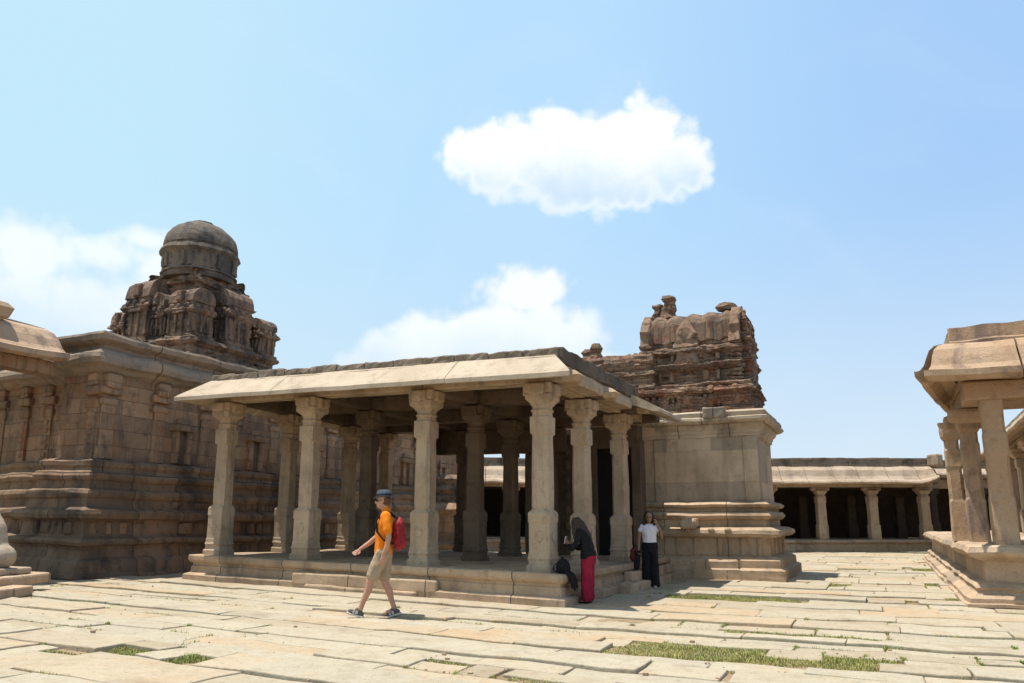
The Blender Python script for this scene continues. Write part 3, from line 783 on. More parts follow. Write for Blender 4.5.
# ---------------------------------------------------------------- great temple on the left
def make_temple():
    t = thing('walled_temple', 'large brown granite temple with stepped base and domed tower, at the left', 'temple', (14, 6, 0), TF)
    U0, U1, V0, V1 = 10.72, 21, -.95, 15.5
    plan = [(U0, V0), (12.05, V0), (12.05, V0+.75), (U1, V0+.75), (U1, V1), (U0, V1)]
    base = [(.72, -.12), (.72, .08), (.62, .10), (.60, .34), (.52, .38), (.40, .42), (.34, .60), (.40, .66), (.55, .70), (.60, .76), (.54, .82), (.36, .85), (.30, .88), (.30, 1.16), (.38, 1.20), (.58, 1.24), (.64, 1.33), (.60, 1.41), (.4, 1.45), (.30, 1.47), (.28, 1.66), (.36, 1.70), (.42, 1.78),
            (.38, 1.86), (.22, 1.9), (.20, 1.98), (.20, 2.06), (.30, 2.10), (.36, 2.18), (.30, 2.26), (.2, 2.3), (.18, 2.36), (.26, 2.41), (.28, 2.50), (.15, 2.55), (0, 2.56)]
    base = [((.68-.22*z)+(o-(.68-.22*z))*.62, z) for o, z in base]
    m = MB(); sweep(m, plan, base, .3, .09, cap=False, jit=.02, blk=1.2)
    m.build('base', M_tbase, t, TF, amp=.04, freq=1.2, amp2=.014)
    m = MB(); sweep(m, plan, [(.0, 2.54), (0, 4.50), (-.05, 4.52)], .35, .3, cap=False, jit=.02, blk=.95)
    m.build('wall', M_temple, t, TF, amp=.025, freq=1.6, amp2=.008)
    # pilasters with bracket heads, long side then front
    rr = random.Random(9)
    v = V0+.02; n = 0
    while v < 14.5:
        w = rr.uniform(.30, .40)
        m = MB()
        gbox(m, (U0-.05, v, 2.56), (U0+.05, v+w, 3.98), .25, .015); gbox(m, (U0-.075, v-.03, 2.56), (U0+.05, v+w+.03, 2.82), .25, .02); gbox(m, (U0-.08, v-.05, 3.78), (U0+.05, v+w+.05, 3.93), .2, .03)
        gbox(m, (U0-.13, v-.12, 4.02), (U0+.05, v+w+.12, 4.20), .2, .05); gbox(m, (U0-.20, v-.02, 4.16), (U0+.05, v+w+.02, 4.50), .2, .06)
        m.build('pilaster', M_temple, t, TF, amp=.02, freq=2.2, amp2=.008)
        if n % 2 == 1:
            # narrow slot niche with a hood between the pilasters
            m = MB(); c = v+w+.55
            gbox(m, (U0-.10, c-.26, 2.60), (U0+.05, c-.12, 3.42), .25, .012); gbox(m, (U0-.10, c+.12, 2.60), (U0+.05, c+.26, 3.42), .25, .012)
            gbox(m, (U0-.17, c-.36, 3.40), (U0+.05, c+.36, 3.56), .2, .03); gbox(m, (U0-.075, c-.2, 3.56), (U0+.05, c+.2, 3.72), .2, .05)
            f = m.build('niche', M_temple, t, TF, amp=.012, freq=2.5, amp2=.006)
            m = MB(); gbox(m, (U0-.03, c-.119, 2.60), (U0+.02, c+.119, 3.399), .3, .003); m.build('recess_shade', M_innershade, f, TF)  # dark panel between the jambs, paints in the shade of the slot
        v += w + rr.choice((.62, 1.05, .8)) if n % 2 == 0 else w+1.1
        n += 1
    for (a, b, vv) in ((U0+.08, 12.0, V0), (12.5, 18, V0+.75)):
        u = a; k = 0
        while u < b-.3:
            m = MB()
            gbox(m, (u, vv-.05, 2.56), (u+.28, vv+.05, 3.98), .25, .015); gbox(m, (u-.05, vv-.08, 3.7), (u+.33, vv+.05, 3.9), .2, .03)
            gbox(m, (u-.12, vv-.13, 4.0), (u+.40, vv+.05, 4.20), .2, .05); gbox(m, (u, vv-.12, 4.2), (u+.30, vv+.05, 4.50), .2, .06)
            for q in range(5): ball(m, (u+.14, vv-.05, 2.75+q*.2), (.09, .05, .08), 6, 8)
            m.build('pilaster', M_temple, t, TF, amp=.02, freq=2.2, amp2=.008); u += .95; k += 1
    def dado(fn):
        m = MB(); fn(m); m.build('carved_block', M_tbase, t, TF, amp=.02, freq=3, amp2=.01)
    v = V0-.2
    while v < 14.5:
        w = rr.uniform(.12, .4)
        if rr.random() < .7: dado(lambda m: gbox(m, (U0-.33-rr.uniform(.04, .1), v, .9), (U0-.2, v+w, 1.17), .2, .03))
        if rr.random() < .5: dado(lambda m: gbox(m, (U0-.30-rr.uniform(.0, .03), v, 1.5), (U0-.2, v+w*1.5, 1.66), .2, .02))
        v += w+rr.uniform(.03, .2)
    u = U0
    while u < 16:
        w = rr.uniform(.1, .3); vv = V0 if u < 11.9 else V0+.75
        dado(lambda m: gbox(m, (u, vv-.33-rr.uniform(.04, .1), .9), (u+w, vv-.2, 1.17), .2, .03)); u += w+.08
    cor = [(-.05, 4.46), (.1, 4.50), (.22, 4.54), (.34, 4.62), (.50, 4.66), (.54, 4.76), (.50, 4.88), (.38, 4.96), (.16, 5.0), (.1, 5.04), (.12, 5.12), (.26, 5.17), (.40, 5.22), (.44, 5.32), (.40, 5.38), (-.5, 5.44)]
    cor = [(o*.72 if o > 0 else o, z) for o, z in cor]
    m = MB(); sweep(m, plan, cor, .25, .07, jit=.03, blk=1.5)
    m.build('cornice', M_cornice, t, TF, amp=.05, freq=1.6, amp2=.022)
    # domed tower
    def up(q):
        for p in q.v: p.z = 5.35+(p.z-5.35)*1.055
        return q
    T = MB(); a0, a1, b0, b1 = 15.6, 19.75, 5.6, 9.6
    cu, cv = (a0+a1)/2, (b0+b1)/2
    low = [(.0, 5.35), (.0, 5.8), (.08, 5.84), (.14, 5.92), (.05, 6.0), (.0, 6.05), (.0, 6.35), (.08, 6.4), (.22, 6.48), (.2, 6.6), (.05, 6.66), (-.02, 6.72), (-.02, 6.95), (.08, 7.0), (.16, 7.08), (.1, 7.18), (-.05, 7.24), (-.2, 7.3)]
    sweep(T, rect(a0, a1, b0, b1), low, .09, .045, jit=.03, blk=.32, crs=.11, ch=.11)
    st = up(T).build('tower', M_tower, t, TF, amp=.035, freq=2.2, amp2=.02)
    m = MB()
    for i in range(22): gbox(m, (a0+.05+i*.185, b0-.07, 6.04), (a0+.13+i*.185, b0+.1, 6.38), .2, .02)
    for i in range(20): gbox(m, (a0-.07, b0+.05+i*.19, 6.04), (a0+.1, b0+.14+i*.19, 6.38), .2, .02)
    for i in range(9):
        ball(m, (a0+.3+i*.44, b0-.12, 6.56), (.15, .1, .13), 6, 9); ball(m, (a0-.12, b0+.3+i*.42, 6.56), (.1, .15, .13), 6, 9)
    up(m).build('frieze', M_tower, st, TF, amp=.025, freq=3, amp2=.02)
    m = MB(); sweep(m, rect(a0+.7, a1-.7, b0+.7, b1-.7), [(.0, 7.2), (.0, 7.9), (.08, 7.95), (.14, 8.05), (.05, 8.12), (-.02, 8.2), (-.02, 8.75), (.06, 8.8), (.14, 8.88), (.0, 8.97), (-.12, 9.0), (-.14, 9.3), (-.02, 9.34), (.0, 9.46), (-.2, 9.52), (-.26, 9.74), (-.2, 9.8), (-.35, 9.86)], .1, .05, jit=.03, blk=.32, crs=.12, ch=.11)
    up(m).build('middle_storey', M_tower, st, TF, amp=.035, freq=2, amp2=.02)
    for (u, v, w, d, h, z, bb) in ((a0+1.95, b0+.5, .8, .7, 1.7, 7.2, 'v'), (a0+.72, b0+.62, 1.15, 1.0, 1.75, 7.2, 'u'),
                             (a1-1.35, b0+.48, 1.25, .95, 2.25, 7.2, 'u'), (a1-.28, b0+.5, .72, .75, 1.4, 7.1, 'u'),
                             (a0+.5, cv+.25, .95, 1.2, 2.1, 7.2, 'v'), (a0+.3, b1-.35, .7, .8, 1.45, 7.15, 'v'), (a1-.45, b1-.5, .8, .8, 1.5, 7.2, 'u')):
        m = MB(); kiosk(m, u, v, z, w, d, h, bb)
        gbox(m, (u-w*.18, v-d/2-.05, z+h*.12), (u-w*.10, v-d/2+.06, z+h*.46), .2, .02); gbox(m, (u+w*.10, v-d/2-.05, z+h*.12), (u+w*.18, v-d/2+.06, z+h*.46), .2, .02)
        gbox(m, (u-w*.48, v-d/2-.04, z+h*.10), (u-w*.40, v-d/2+.06, z+h*.47), .2, .02); gbox(m, (u+w*.40, v-d/2-.04, z+h*.10), (u+w*.48, v-d/2+.06, z+h*.47), .2, .02)
        gbox(m, (u-w*.25, v-d/2-.10, z+h*.47), (u+w*.25, v-d/2+.06, z+h*.52), .2, .02); gbox(m, (u-w*.14, v-d/2-.09, z+h*.72), (u+w*.14, v-d/2+.2, z+h*.92), .15, .05)
        gbox(m, (u-w/2-.05, v-d*.12, z+h*.12), (u-w/2+.06, v-d*.04, z+h*.46), .2, .02); gbox(m, (u-w/2-.05, v+d*.16, z+h*.12), (u-w/2+.06, v+d*.26, z+h*.46), .2, .02)
        gbox(m, (u-w/2-.05, v-d*.46, z+h*.12), (u-w/2+.06, v-d*.34, z+h*.46), .2, .02)
        for q in (-1, 0, 1): ball(m, (u+q*w*.3, v-d/2-.04, z+h*.62), (.1, .07, .09), 6, 8); ball(m, (u-w/2-.04, v+q*d*.3, z+h*.62), (.07, .1, .09), 6, 8)
        up(m).build('corner_kiosk', M_tower, st, TF, amp=.035, freq=3.2, amp2=.022)
    def octa(r, z, k=32, sh=.35): 
        out = []
        for i in range(k):
            a = 2*math.pi*i/k+.3; f = math.cos(math.pi/8)/math.cos((a % (math.pi/4))-math.pi/8); rr_ = r*(1-sh+sh*f); out.append(Vector((cu+math.cos(a)*rr_, cv+math.sin(a)*rr_, z)))
        return out
    dr = [(9.7, 1.36), (9.78, 1.40), (9.82, 1.30), (9.90, 1.30), (9.93, 1.38), (9.99, 1.36), (10.02, 1.30), (10.2, 1.30), (10.5, 1.31), (10.58, 1.36), (10.7, 1.47), (10.82, 1.42), (10.87, 1.32), (10.95, 1.33)]
    m = MB(); loftz(m, [octa(r, z) for z, r in dr])
    for i in range(8):
        for da in (-.09, .09):
            a = math.pi/4*i+.3+da; gbox(m, (cu+math.cos(a)*1.29-.07, cv+math.sin(a)*1.29-.07, 10.03), (cu+math.cos(a)*1.29+.07, cv+math.sin(a)*1.29+.07, 10.55), .2, .02)
    up(m).build('drum', M_dome, st, TF, amp=.03, freq=2.6, amp2=.02)
    m = MB(); loftz(m, [octa(1.34*math.cos(a)**.72, 10.93+.98*math.sin(a)**1.05, 32, .12) for a in [i*math.pi/2/12 for i in range(12)]])
    loftz(m, [octa(r, z, 16, 0) for z, r in ((11.84, .34), (11.90, .42), (11.97, .40), (12.02, .22))])
    up(m).build('dome', M_dome, st, TF, amp=.035, freq=2, amp2=.022)
make_temple()

def make_porch():
    t = thing('curved_eave_porch', 'porch with bulging curved stone eave, cut by the left edge of the picture', 'porch', (12.5, -4, 0), TF)
    pr = [(-1.0, 5.45), (-.6, 5.45), (-.3, 5.40), (-.02, 5.27), (.18, 5.07), (.32, 4.86), (.46, 4.75), (.60, 4.71), (.60, 4.60), (.45, 4.56), (.2, 4.60), (-.05, 4.72), (-.4, 4.85), (-1.0, 4.9)]
    m = MB(); slabrow(m, (11.35, -8), (11.35, -1.75), (-1, 0), pr, 1.5, .012, .3, .01, .006, up1=.06)
    m.build('eave', M_east, t, TF, amp=.02, freq=1.2, amp2=.006)
    m = MB(); gbox(m, (11.2, -8, 4.3), (11.6, -1.8, 4.62), .5, .03); m.build('beam', M_temple, t, TF, amp=.02)
    m = MB(); gbox(m, (11.9, -8, 5.2), (14.5, -1.6, 5.5), .5, .04); m.build('roof', M_cornice, t, TF, amp=.03, amp2=.01)
    m = MB()
    gbox(m, (11.4, -8.2, -.1), (15, -4.9, .9), .5, .03); m.build('platform', M_tbase, t, TF, amp=.03, amp2=.01)
    for v in (-5.15, -7.4):
        m = MB(); column(m, 11.75, v, [(.9, .3, .02), (1.6, .3, .02), (1.7, .23, .09), (3.3, .22, .09), (3.4, .28, .02), (3.9, .28, .02), (4.0, .36, .04), (4.3, .42, .03)])
        m.build('pillar', M_east, t, TF, amp=.015, amp2=.006)
    m = MB(); loftz(m, [sqring(11.75, -3.35, z, w, .05) for z, w in ((5.1, .5), (5.2, .42), (5.28, .40), (5.36, .52), (5.56, .58), (5.66, .5), (5.7, .4))])
    m.build('finial', M_east, t, TF, amp=.03, freq=2)
make_porch()

# ---------------------------------------------------------------- crouching stone animal on stepped slabs, lower left
def make_statue():
    t = thing('stone_animal_statue', 'pale worn statue of a reclining animal, folded knee in view, at the left edge', 'statue', (7.95, -3.45, 0), TF)
    F = Frame((-8.98, 13.35), (1, 0), (0, 1))
    m = MB()
    ball(m, (.28, -.05, .60), (.22, .24, .21), 12, 18)          # folded knee
    limb(m, [((.30, -.05, .60), .20), ((.0, -.2, .56), .16), ((-.4, -.25, .52), .13)])
    ball(m, (-.15, .0, .72), (.46, .40, .36), 12, 18)
    limb(m, [((.16, -.03, .84), .17), ((.06, -.02, 1.04), .21), ((-.10, -.0, 1.24), .22), ((-.30, .0, 1.45), .22)])     # chest and neck
    ball(m, (-.9, .0, .85), (.8, .48, .48), 12, 18)
    limb(m, [((-.38, 0, 1.55), .24), ((-.2, 0, 1.62), .17)])
    o = remesh(m, .035, 'body', M_statue, t, F, 3)
    m = MB(); gbox(m, (-1.7, -.5, .30), (.5, .5, .42), .2, .04); m.build('plinth', M_statue, t, F, amp=.02)
    tag(o)
    b = MB(); gbox(b, (-2.2, -.8, .12), (.66, .8, .30), .3, .04)
    o = b.build('stone_slab', M_ebase, None, F, amp=.025, amp2=.008)
    tag(o, 'upper stone slab directly under the reclining animal statue', 'slab')
    b = MB(); gbox(b, (-3, -1.45, -.1), (1.02, -.25, .16), .3, .03)
    tag(b.build('stone_slab', M_ebase, None, F, amp=.025, amp2=.008), 'low reddish stone slab on the paving, lowest step before the animal statue', 'slab')

def remesh(m, vox, name, mat, parent, frame, smooth=4, fold=0.):
    """union of overlapping closed shells into one continuous surface"""
    me = bpy.data.meshes.new('tmp'); me.from_pydata([frame.w(p) for p in m.v], [], m.f)
    ob = bpy.data.objects.new('tmp', me); COL.objects.link(ob)
    bm = bmesh.new(); bm.from_mesh(me)
    # give every shell outward normals
    bmesh.ops.recalc_face_normals(bm, faces=bm.faces); bm.to_mesh(me); bm.free()
    md = ob.modifiers.new('r', 'REMESH'); md.mode = 'VOXEL'; md.voxel_size = vox; md.use_smooth_shade = True
    if smooth: sm = ob.modifiers.new('s', 'SMOOTH'); sm.iterations = smooth; sm.factor = .5
    dg = bpy.context.evaluated_depsgraph_get(); ev = ob.evaluated_get(dg)
    out = bpy.data.meshes.new_from_object(ev)
    bpy.data.objects.remove(ob); bpy.data.meshes.remove(me)
    if fold:
        for v_ in out.vertices:
            q = v_.co.copy(); d = noise.noise(Vector((q.x*16, q.y*16, q.z*5)))+.6*noise.noise(Vector((q.x*28, q.y*28, q.z*16)))
            v_.co = q + v_.normal*d*fold
    base = WORLD[parent.name] if parent is not None else None
    if base is None:
        c = sum((v.co for v in out.vertices), Vector())/max(1, len(out.vertices)); base = Vector((c.x, c.y, min(v.co.z for v in out.vertices)))
    out.transform(Matrix.Translation(-base)); out.materials.clear(); out.materials.append(mat); out.name = name
    out.polygons.foreach_set('use_smooth', [True]*len(out.polygons))
    o = bpy.data.objects.new(name, out); COL.objects.link(o)
    if parent is not None: o.parent = parent
    else: o.location = base
    WORLD[o.name] = base
    return o
make_statue()

# ---------------------------------------------------------------- colonnade at the right edge
def make_east():
    t = thing('east_colonnade', 'stained pillars under a big curved eave on a high platform, at the right edge', 'pavilion', (4, 5, 0), RF)
    base = [(.22, -.1), (.22, .05), (.16, .06), (.16, .13), (.02, .2), (.0, .24), (.03, .30), (-.04, .36), (-.14, .40), (-.14, .72), (-.04, .76), (.08, .82), (.12, .88), (.08, .97), (-.02, 1.01), (-.4, 1.0)]
    m = MB(); sweep(m, rect(0, 8, 0, 17.5), base, .35, .1, jit=.010, blk=1.6)
    m.build('platform', M_ebase, t, RF, amp=.035, freq=1.2, amp2=.012)
    Z0, Z1 = 1.0, 3.50
    def pl(u, v, hw, lean=0, zt=Z1, cap=True):
        m = MB(); column(m, u, v, [(Z0, hw*1.02, .02), (Z0+.8, hw*1.0, .02), (Z0+.86, hw*.94, .05), (Z0+1.5, hw*.93, .05), (Z0+1.56, hw*.98, .02), (Z0+1.9, hw*.97, .02), (Z0+1.95, hw*.9, .05), (zt-.3, hw*.9, .04), (zt, hw*.95, .02)])
        for p in m.v: p.x += lean*(p.z-Z0)
        o = m.build('pillar', M_east, t, RF, amp=.015, freq=1.8, amp2=.006)
        if cap:
            m = MB(); column(m, u+lean*(zt-Z0), v, [(zt-.38, hw*.95, .03), (zt-.30, hw*1.25, .04), (zt-.14, hw*1.35, .04), (zt-.12, hw*1.2, .02), (zt+.0, hw*1.45, .02)], .1)
            m.build('capital', M_east, o, RF, amp=.015, freq=3)
    pl(.52, .33, .182, cap=False)
    pl(.30, 2.2, .165); pl(.10, 3.7, .15)
    for v in (12.5, 15.5): pl(3.4, v, .2)
    pl(3.4, .5, .25); pl(3.4, 3.5, .25); pl(6.2, .5, .25)
    m = MB(); gbox(m, (.1, .1, Z1), (3.3, .6, Z1+.32), .4, .03); gbox(m, (3.31, .1, Z1), (7.5, .6, Z1+.32), .4, .03)
    m.build('beam', M_east, t, RF, amp=.02, amp2=.006)
    m = MB(); gbox(m, (.12, .62, Z1+.002), (.52, 4.3, Z1+.3), .4, .03); m.build('beam', M_east, t, RF, amp=.02, amp2=.006)
    for v in (1.2, 2.35, 3.7):
        m = MB(); gbox(m, (-.1, v-.12, Z1-.28), (.6, v+.12, Z1-.01), .2, .07); m.build('bracket', M_east, t, RF, amp=.02, freq=3)
    m = MB(); gbox(m, (.1, .3, Z1+.32), (7.5, 4.4, Z1+.46), .5, .02); m.build('ceiling', M_east, t, RF, amp=.01)
    pr = [(-.05, Z1+1.06), (.14, Z1+1.05), (.32, Z1+.99), (.46, Z1+.88), (.55, Z1+.73), (.62, Z1+.57), (.72, Z1+.47), (.80, Z1+.44), (.86, Z1+.44), (.86, Z1+.34), (.76, Z1+.27), (.6, Z1+.28), (.35, Z1+.42), (-.05, Z1+.46)]
    m = MB(); slabrow(m, (-.05, .35), (7.5, .35), (0, -1), pr, 1.0, .014, .16, .012, .008, hip0=.55, up0=.05)
    m.build('eave', M_east, t, RF, amp=.018, freq=1.8, amp2=.012)
    pr2 = [(o*.55, z) for o, z in pr]
    m = MB(); slabrow(m, (.62, 4.7), (-.05, .35), (-.988, .152), pr2, 1.1, .014, .16, .012, .008, hip1=1.85, up1=.05)
    m.build('eave', M_east, t, RF, amp=.018, freq=1.8, amp2=.012)
    m = MB()
    pp = [(.03, Z1+1.0), (.04, Z1+1.12), (-.0, Z1+1.15), (.0, Z1+1.40), (-.3, Z1+1.44), (-.35, Z1+1.0)]
    slabrow(m, (-.0, .38), (7.5, .38), (0, -1), pp, 1.25, .015, .2, .02, .03)
    slabrow(m, (-.0, 4.5), (-.0, .40), (-1, 0), [(o-.03, z-.01) for o, z in pp], 1.3, .015, .2, .02, .03)
    m.build('parapet', M_east, t, RF, amp=.03, freq=2.2, amp2=.012)
    m = MB(); gbox(m, (.25, .65, Z1+.46), (7.5, 4.3, Z1+1.2), .6, .04); m.build('roof', M_rubble, t, RF, amp=.03)
make_east()

def make_side_gallery():
    t = thing('side_gallery', 'long pillared gallery with plain sloping eave, beyond the big curved eave at right', 'gallery', (8, 14, 0), RF)
    E0 = 2.1
    F = Frame((12.2, 18), (.890, -.456), (.456, .890))
    Z = 1.0
    m = MB(); gbox(m, (.3, -4, -.1), (5, 20, Z-.03), .8, .04); m.build('platform', M_ebase, t, F, amp=.03, amp2=.01)
    pr = [(-.6, 4.72), (-.2, 4.62), (.1, 4.40), (.3, 4.12), (.5, 3.98), (.55, 3.9), (.5, 3.84), (.2, 3.92), (-.1, 4.05), (-.6, 4.1)]
    m = MB(); slabrow(m, (.6, 19), (.6, -5), (-1, 0), pr, 1.5, .012, .4, .01, .008)
    m.build('eave', M_clo, t, F, amp=.02, amp2=.006)
    m = MB(); gbox(m, (.72, -5, 3.72), (1.05, 19, 4.02), .6, .03); m.build('beam', M_clo, t, F, amp=.02)
    m = MB(); gbox(m, (.9, -5, 4.6), (5, 19, 4.9), .6, .03); m.build('roof', M_rubble, t, F, amp=.03)
    for i in range(8):
        v = -3.5+i*3.0; m = MB()
        column(m, .88, v, [(Z-.03, .24, .02), (Z+.7, .24, .02), (Z+.8, .19, .07), (3.1, .18, .07), (3.15, .22, .02), (3.42, .22, .02)])
        o = m.build('pillar', M_clo, t, F, amp=.015)
        m = MB(); column(m, .88, v, [(3.42, .2, .03), (3.5, .3, .03), (3.58, .34, .03), (3.6, .32, .02), (3.72, .4, .02)], .1); m.build('capital', M_clo, o, F, amp=.012)
    m = MB(); gbox(m, (4.5, -4, Z-.03), (5, 20, 4.6), .8, .03); m.build('back_wall', M_closhade, t, F, amp=.02)
make_side_gallery()

# ---------------------------------------------------------------- cloister gallery along the far side
def make_cloister():
    t = thing('cloister_gallery', 'long low pillared gallery with dark interior closing the far side of the court', 'gallery', (6, 1, 0), GF)
    X0, X1 = -14, 19.5
    base = [(.12, -.1), (.12, .1), (.04, .14), (.04, .36), (.1, .4), (.14, .46), (.1, .54), (-.2, .55)]
    m = MB(); sweep(m, [(X0, 0), (X1, 0), (X1, 6), (X0, 6)], base, .6, .15, jit=.015, blk=1.6)
    sweep(m, [(X1+.3, 2.0), (30, 2.0), (30, 6), (X1+.3, 6)], base, .6, .15, jit=.015, blk=1.6)
    m.build('platform', M_clo, t, GF, amp=.03, amp2=.01)
    xs = []
    x = 19.15
    while x > X0: xs.append(x); x -= 2.4
    for x in xs:
        for v, mt in ((.35, M_clo), (2.7, M_closhade)):
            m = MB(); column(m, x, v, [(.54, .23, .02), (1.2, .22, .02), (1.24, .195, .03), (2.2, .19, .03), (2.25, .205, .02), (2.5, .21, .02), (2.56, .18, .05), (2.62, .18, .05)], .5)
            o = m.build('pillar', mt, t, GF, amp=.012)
            if v < 1:
                m = MB(); column(m, x, v, [(2.62, .2, .03), (2.7, .24, .03), (2.78, .27, .03)], .1); gbox(m, (x-.42, v-.15, 2.78), (x+.42, v+.15, 2.94), .3, .05)
                m.build('capital', mt, o, GF, amp=.012)
    for v in (.35, 2.7):
        m = MB(); gbox(m, (X0, v-.17, 2.94), (X1+.1, v+.17, 3.2), .8, .02); m.build('beam', M_clo if v < 1 else M_closhade, t, GF, amp=.01)
    m = MB(); gbox(m, (X0, 5.2, .5), (30, 5.6, 3.6), .8, .02); m.build('back_wall', M_closhade, t, GF, amp=.01)
    m = MB(); gbox(m, (X0, .5, 3.2), (X1, 5.5, 3.35), .9, .02); gbox(m, (X1+.3, 2.3, 3.4), (30, 5.5, 3.5), .9, .02); m.build('ceiling', M_closhade, t, GF)
    pr = [(-.1, 3.92), (.12, 3.88), (.35, 3.70), (.48, 3.42), (.62, 3.26), (.8, 3.20), (.86, 3.12), (.8, 3.05), (.55, 3.06), (.3, 3.14), (-.1, 3.22)]
    m = MB(); slabrow(m, (X0, .18), (X1, .18), (0, -1), pr, 1.25, .012, .3, .012, .01, up1=.25)
    m.build('eave', M_cleave, t, GF, amp=.03, amp2=.012)
    m = MB(); slabrow(m, (X1, .15), (X1, 2.0), (1, 0), [(o*.7, z+.02) for o, z in pr], .9, .012, .3, .012, .01); m.build('eave', M_clo, t, GF, amp=.018)
    pp = [(-.5, 3.9), (.04, 3.88), (.06, 4.0), (.0, 4.02), (.0, 4.16), (.05, 4.2), (.05, 4.28), (-.5, 4.3)]
    m = MB(); slabrow(m, (X0, .16), (X1+.2, .16), (0, -1), pp, 1.7, .012, .4, .02, .02); gbox(m, (X0, .6, 3.35), (X1, 5.5, 4.24), .8, .04)
    m.build('parapet', M_rubble, t, GF, amp=.03, amp2=.012)
    m = MB(); gbox(m, (X1-.12, -.7, 3.88), (X1+.22, .2, 4.42), .15, .08); m.build('corner_stone', M_clo, t, GF, amp=.04, freq=2.5)
    # set back eastern stretch
    for x in (20.6, 23, 25.4, 27.8):
        m = MB(); column(m, x, 2.3, [(.54, .23, .02), (1.25, .23, .02), (1.32, .19, .06), (2.6, .18, .06), (2.7, .25, .02), (2.95, .3, .03)], .5); m.build('pillar', M_closhade, t, GF, amp=.012)
    m = MB(); gbox(m, (X1+.3, 2.1, 2.95), (30, 2.5, 3.4), .8, .02); m.build('beam', M_clo, t, GF, amp=.01)
    m = MB(); slabrow(m, (X1+.3, 2.1), (30, 2.1), (0, -1), [(-.2, 3.95), (.1, 3.9), (.5, 3.68), (.55, 3.6), (.5, 3.5), (-.2, 3.42)], 1.7, .012, .4, .012, .01)
    m.build('eave', M_cleave, t, GF, amp=.02)
    m = MB(); slabrow(m, (X1+.3, 2.15), (30, 2.15), (0, -1), [(z_[0], z_[1]+.05) for z_ in pp], 1.7, .012, .4, .02, .02); m.build('parapet', M_rubble, t, GF, amp=.03)
make_cloister()
def make_altar():
    F = Frame((-2.45, 29.5), (1, 0), (0, 1))
    t = thing('stepped_stone_pedestal', 'weathered stepped stone pedestal in sunlight, seen between the pillars of the hall', 'pedestal', (0, 0, 0), F)
    m = MB(); sweep(m, rect(-.8, .8, -.8, .8), [(.3, -.1), (.3, .5), (.1, .6), (.0, .7), (0, 1.5), (.2, 1.6), (.3, 1.75), (.1, 1.9), (-.1, 2.0)], .4, .15); m.build('base', M_temple, t, F, amp=.04, amp2=.01)
    m = MB(); column(m, 0, 0, [(1.98, .5, .05), (2.2, .55, .05), (2.3, .4, .1), (2.5, .55, .1), (2.7, .4, .1), (2.9, .55, .1), (3.05, .35, .1)]); m.build('finial', M_tower, t, F, amp=.04)
make_altar()

# ---------------------------------------------------------------- grass
def make_grass():
    rng = random.Random(5); v = []; f = []
    def blade(x, y, h):
        a = rng.uniform(0, 6.28); w = rng.uniform(.0025, .006); l = rng.uniform(.1, .7)*h
        dx, dy = math.cos(a), math.sin(a); lx, ly = -dy*l, dx*l; z = slope(x)-.022; n = len(v)
        v.extend([(x-dx*w, y-dy*w, z), (x+dx*w, y+dy*w, z), (x+lx*.35+dx*w*.7, y+ly*.35+dy*w*.7, z+h*.6), (x+lx*.35-dx*w*.7, y+ly*.35-dy*w*.7, z+h*.6), (x+lx, y+ly, z+h)])
        f.append((n, n+1, n+2, n+3)); f.append((n+3, n+2, n+4))
    for (a, b, hu, hv, dn) in GR:
        n = int(4*hu*hv*4600*dn); n = min(n, 26000)
        for i in range(n):
            u = a+rng.uniform(-1, 1)*hu*1.06; w = b+rng.uniform(-1, 1)*hv*1.12
            X = .8+u*-.903+w*.430; Y = 13.2+u*.430+w*.903
            if any(q[0] < u < q[1] and q[2] < w < q[3] for kk in (-1, 0, 1) for q in SLABS.get(round(w)+kk, ())): continue
            d = noise.noise(Vector((X*1.6, Y*1.6, 3)))
            e = max(abs(u-a)/(hu*1.06), abs(w-b)/(hv*1.12))
            d2 = noise.noise(Vector((X*3.7, Y*3.7, 6)))
            if d2*.9+d*.4 < (e-.8)*1.6-.38: continue
            blade(X, Y, rng.uniform(.010, .034)*(1+max(0, d+d2)*1.2)*(1.9 if rng.random() < .015 else 1))
    for (u0, u1, v0, v1) in JOINTS:             # tufts in the joints
        for (p, q) in (((u0, v0), (u1, v0)), ((u0, v0), (u0, v1))):
            k = rng.random()
            X = .8+p[0]*-.903+p[1]*.430; Y = 13.2+p[0]*.430+p[1]*.903
            if noise.noise(Vector((X*.35, Y*.35, 8))) < .0 and k > .3: continue
            if k > .75: continue
            L = math.hypot(q[0]-p[0], q[1]-p[1]); t = rng.random(); ln = rng.uniform(.1, .9)
            for i in range(int(ln*130)):
                s = min(1, max(0, t+rng.uniform(0, ln)/L)); uu = p[0]+(q[0]-p[0])*s+rng.gauss(0, .018); vv = p[1]+(q[1]-p[1])*s+rng.gauss(0, .018)
                blade(.8+uu*-.903+vv*.430, 13.2+uu*.430+vv*.903, rng.uniform(.015, .055))
    me = bpy.data.meshes.new('grass'); me.from_pydata(v, [], f)
    m = bpy.data.materials.new('grass_blades'); m.use_nodes = True; t = NT(m.node_tree); P = t.n['Principled BSDF']
    pos = t.new('ShaderNodeNewGeometry').outputs['Position']
    c = t.mix(t.ramp(t.noise(pos, 1.3, 4), .35, .62), (.16, .23, .035), (.33, .34, .08))
    c = t.mix(t.ramp(t.noise(pos, 14, 3), .4, .68), c, (.36, .30, .12))
    t.l.new(c, P.inputs['Base Color']); P.inputs['Roughness'].default_value = .7
    me.materials.append(m)
    o = bpy.data.objects.new('grass', me); COL.objects.link(o); tag(o, 'short yellow green grass growing in the gaps between the paving slabs', 'grass', kind='stuff')
make_grass()
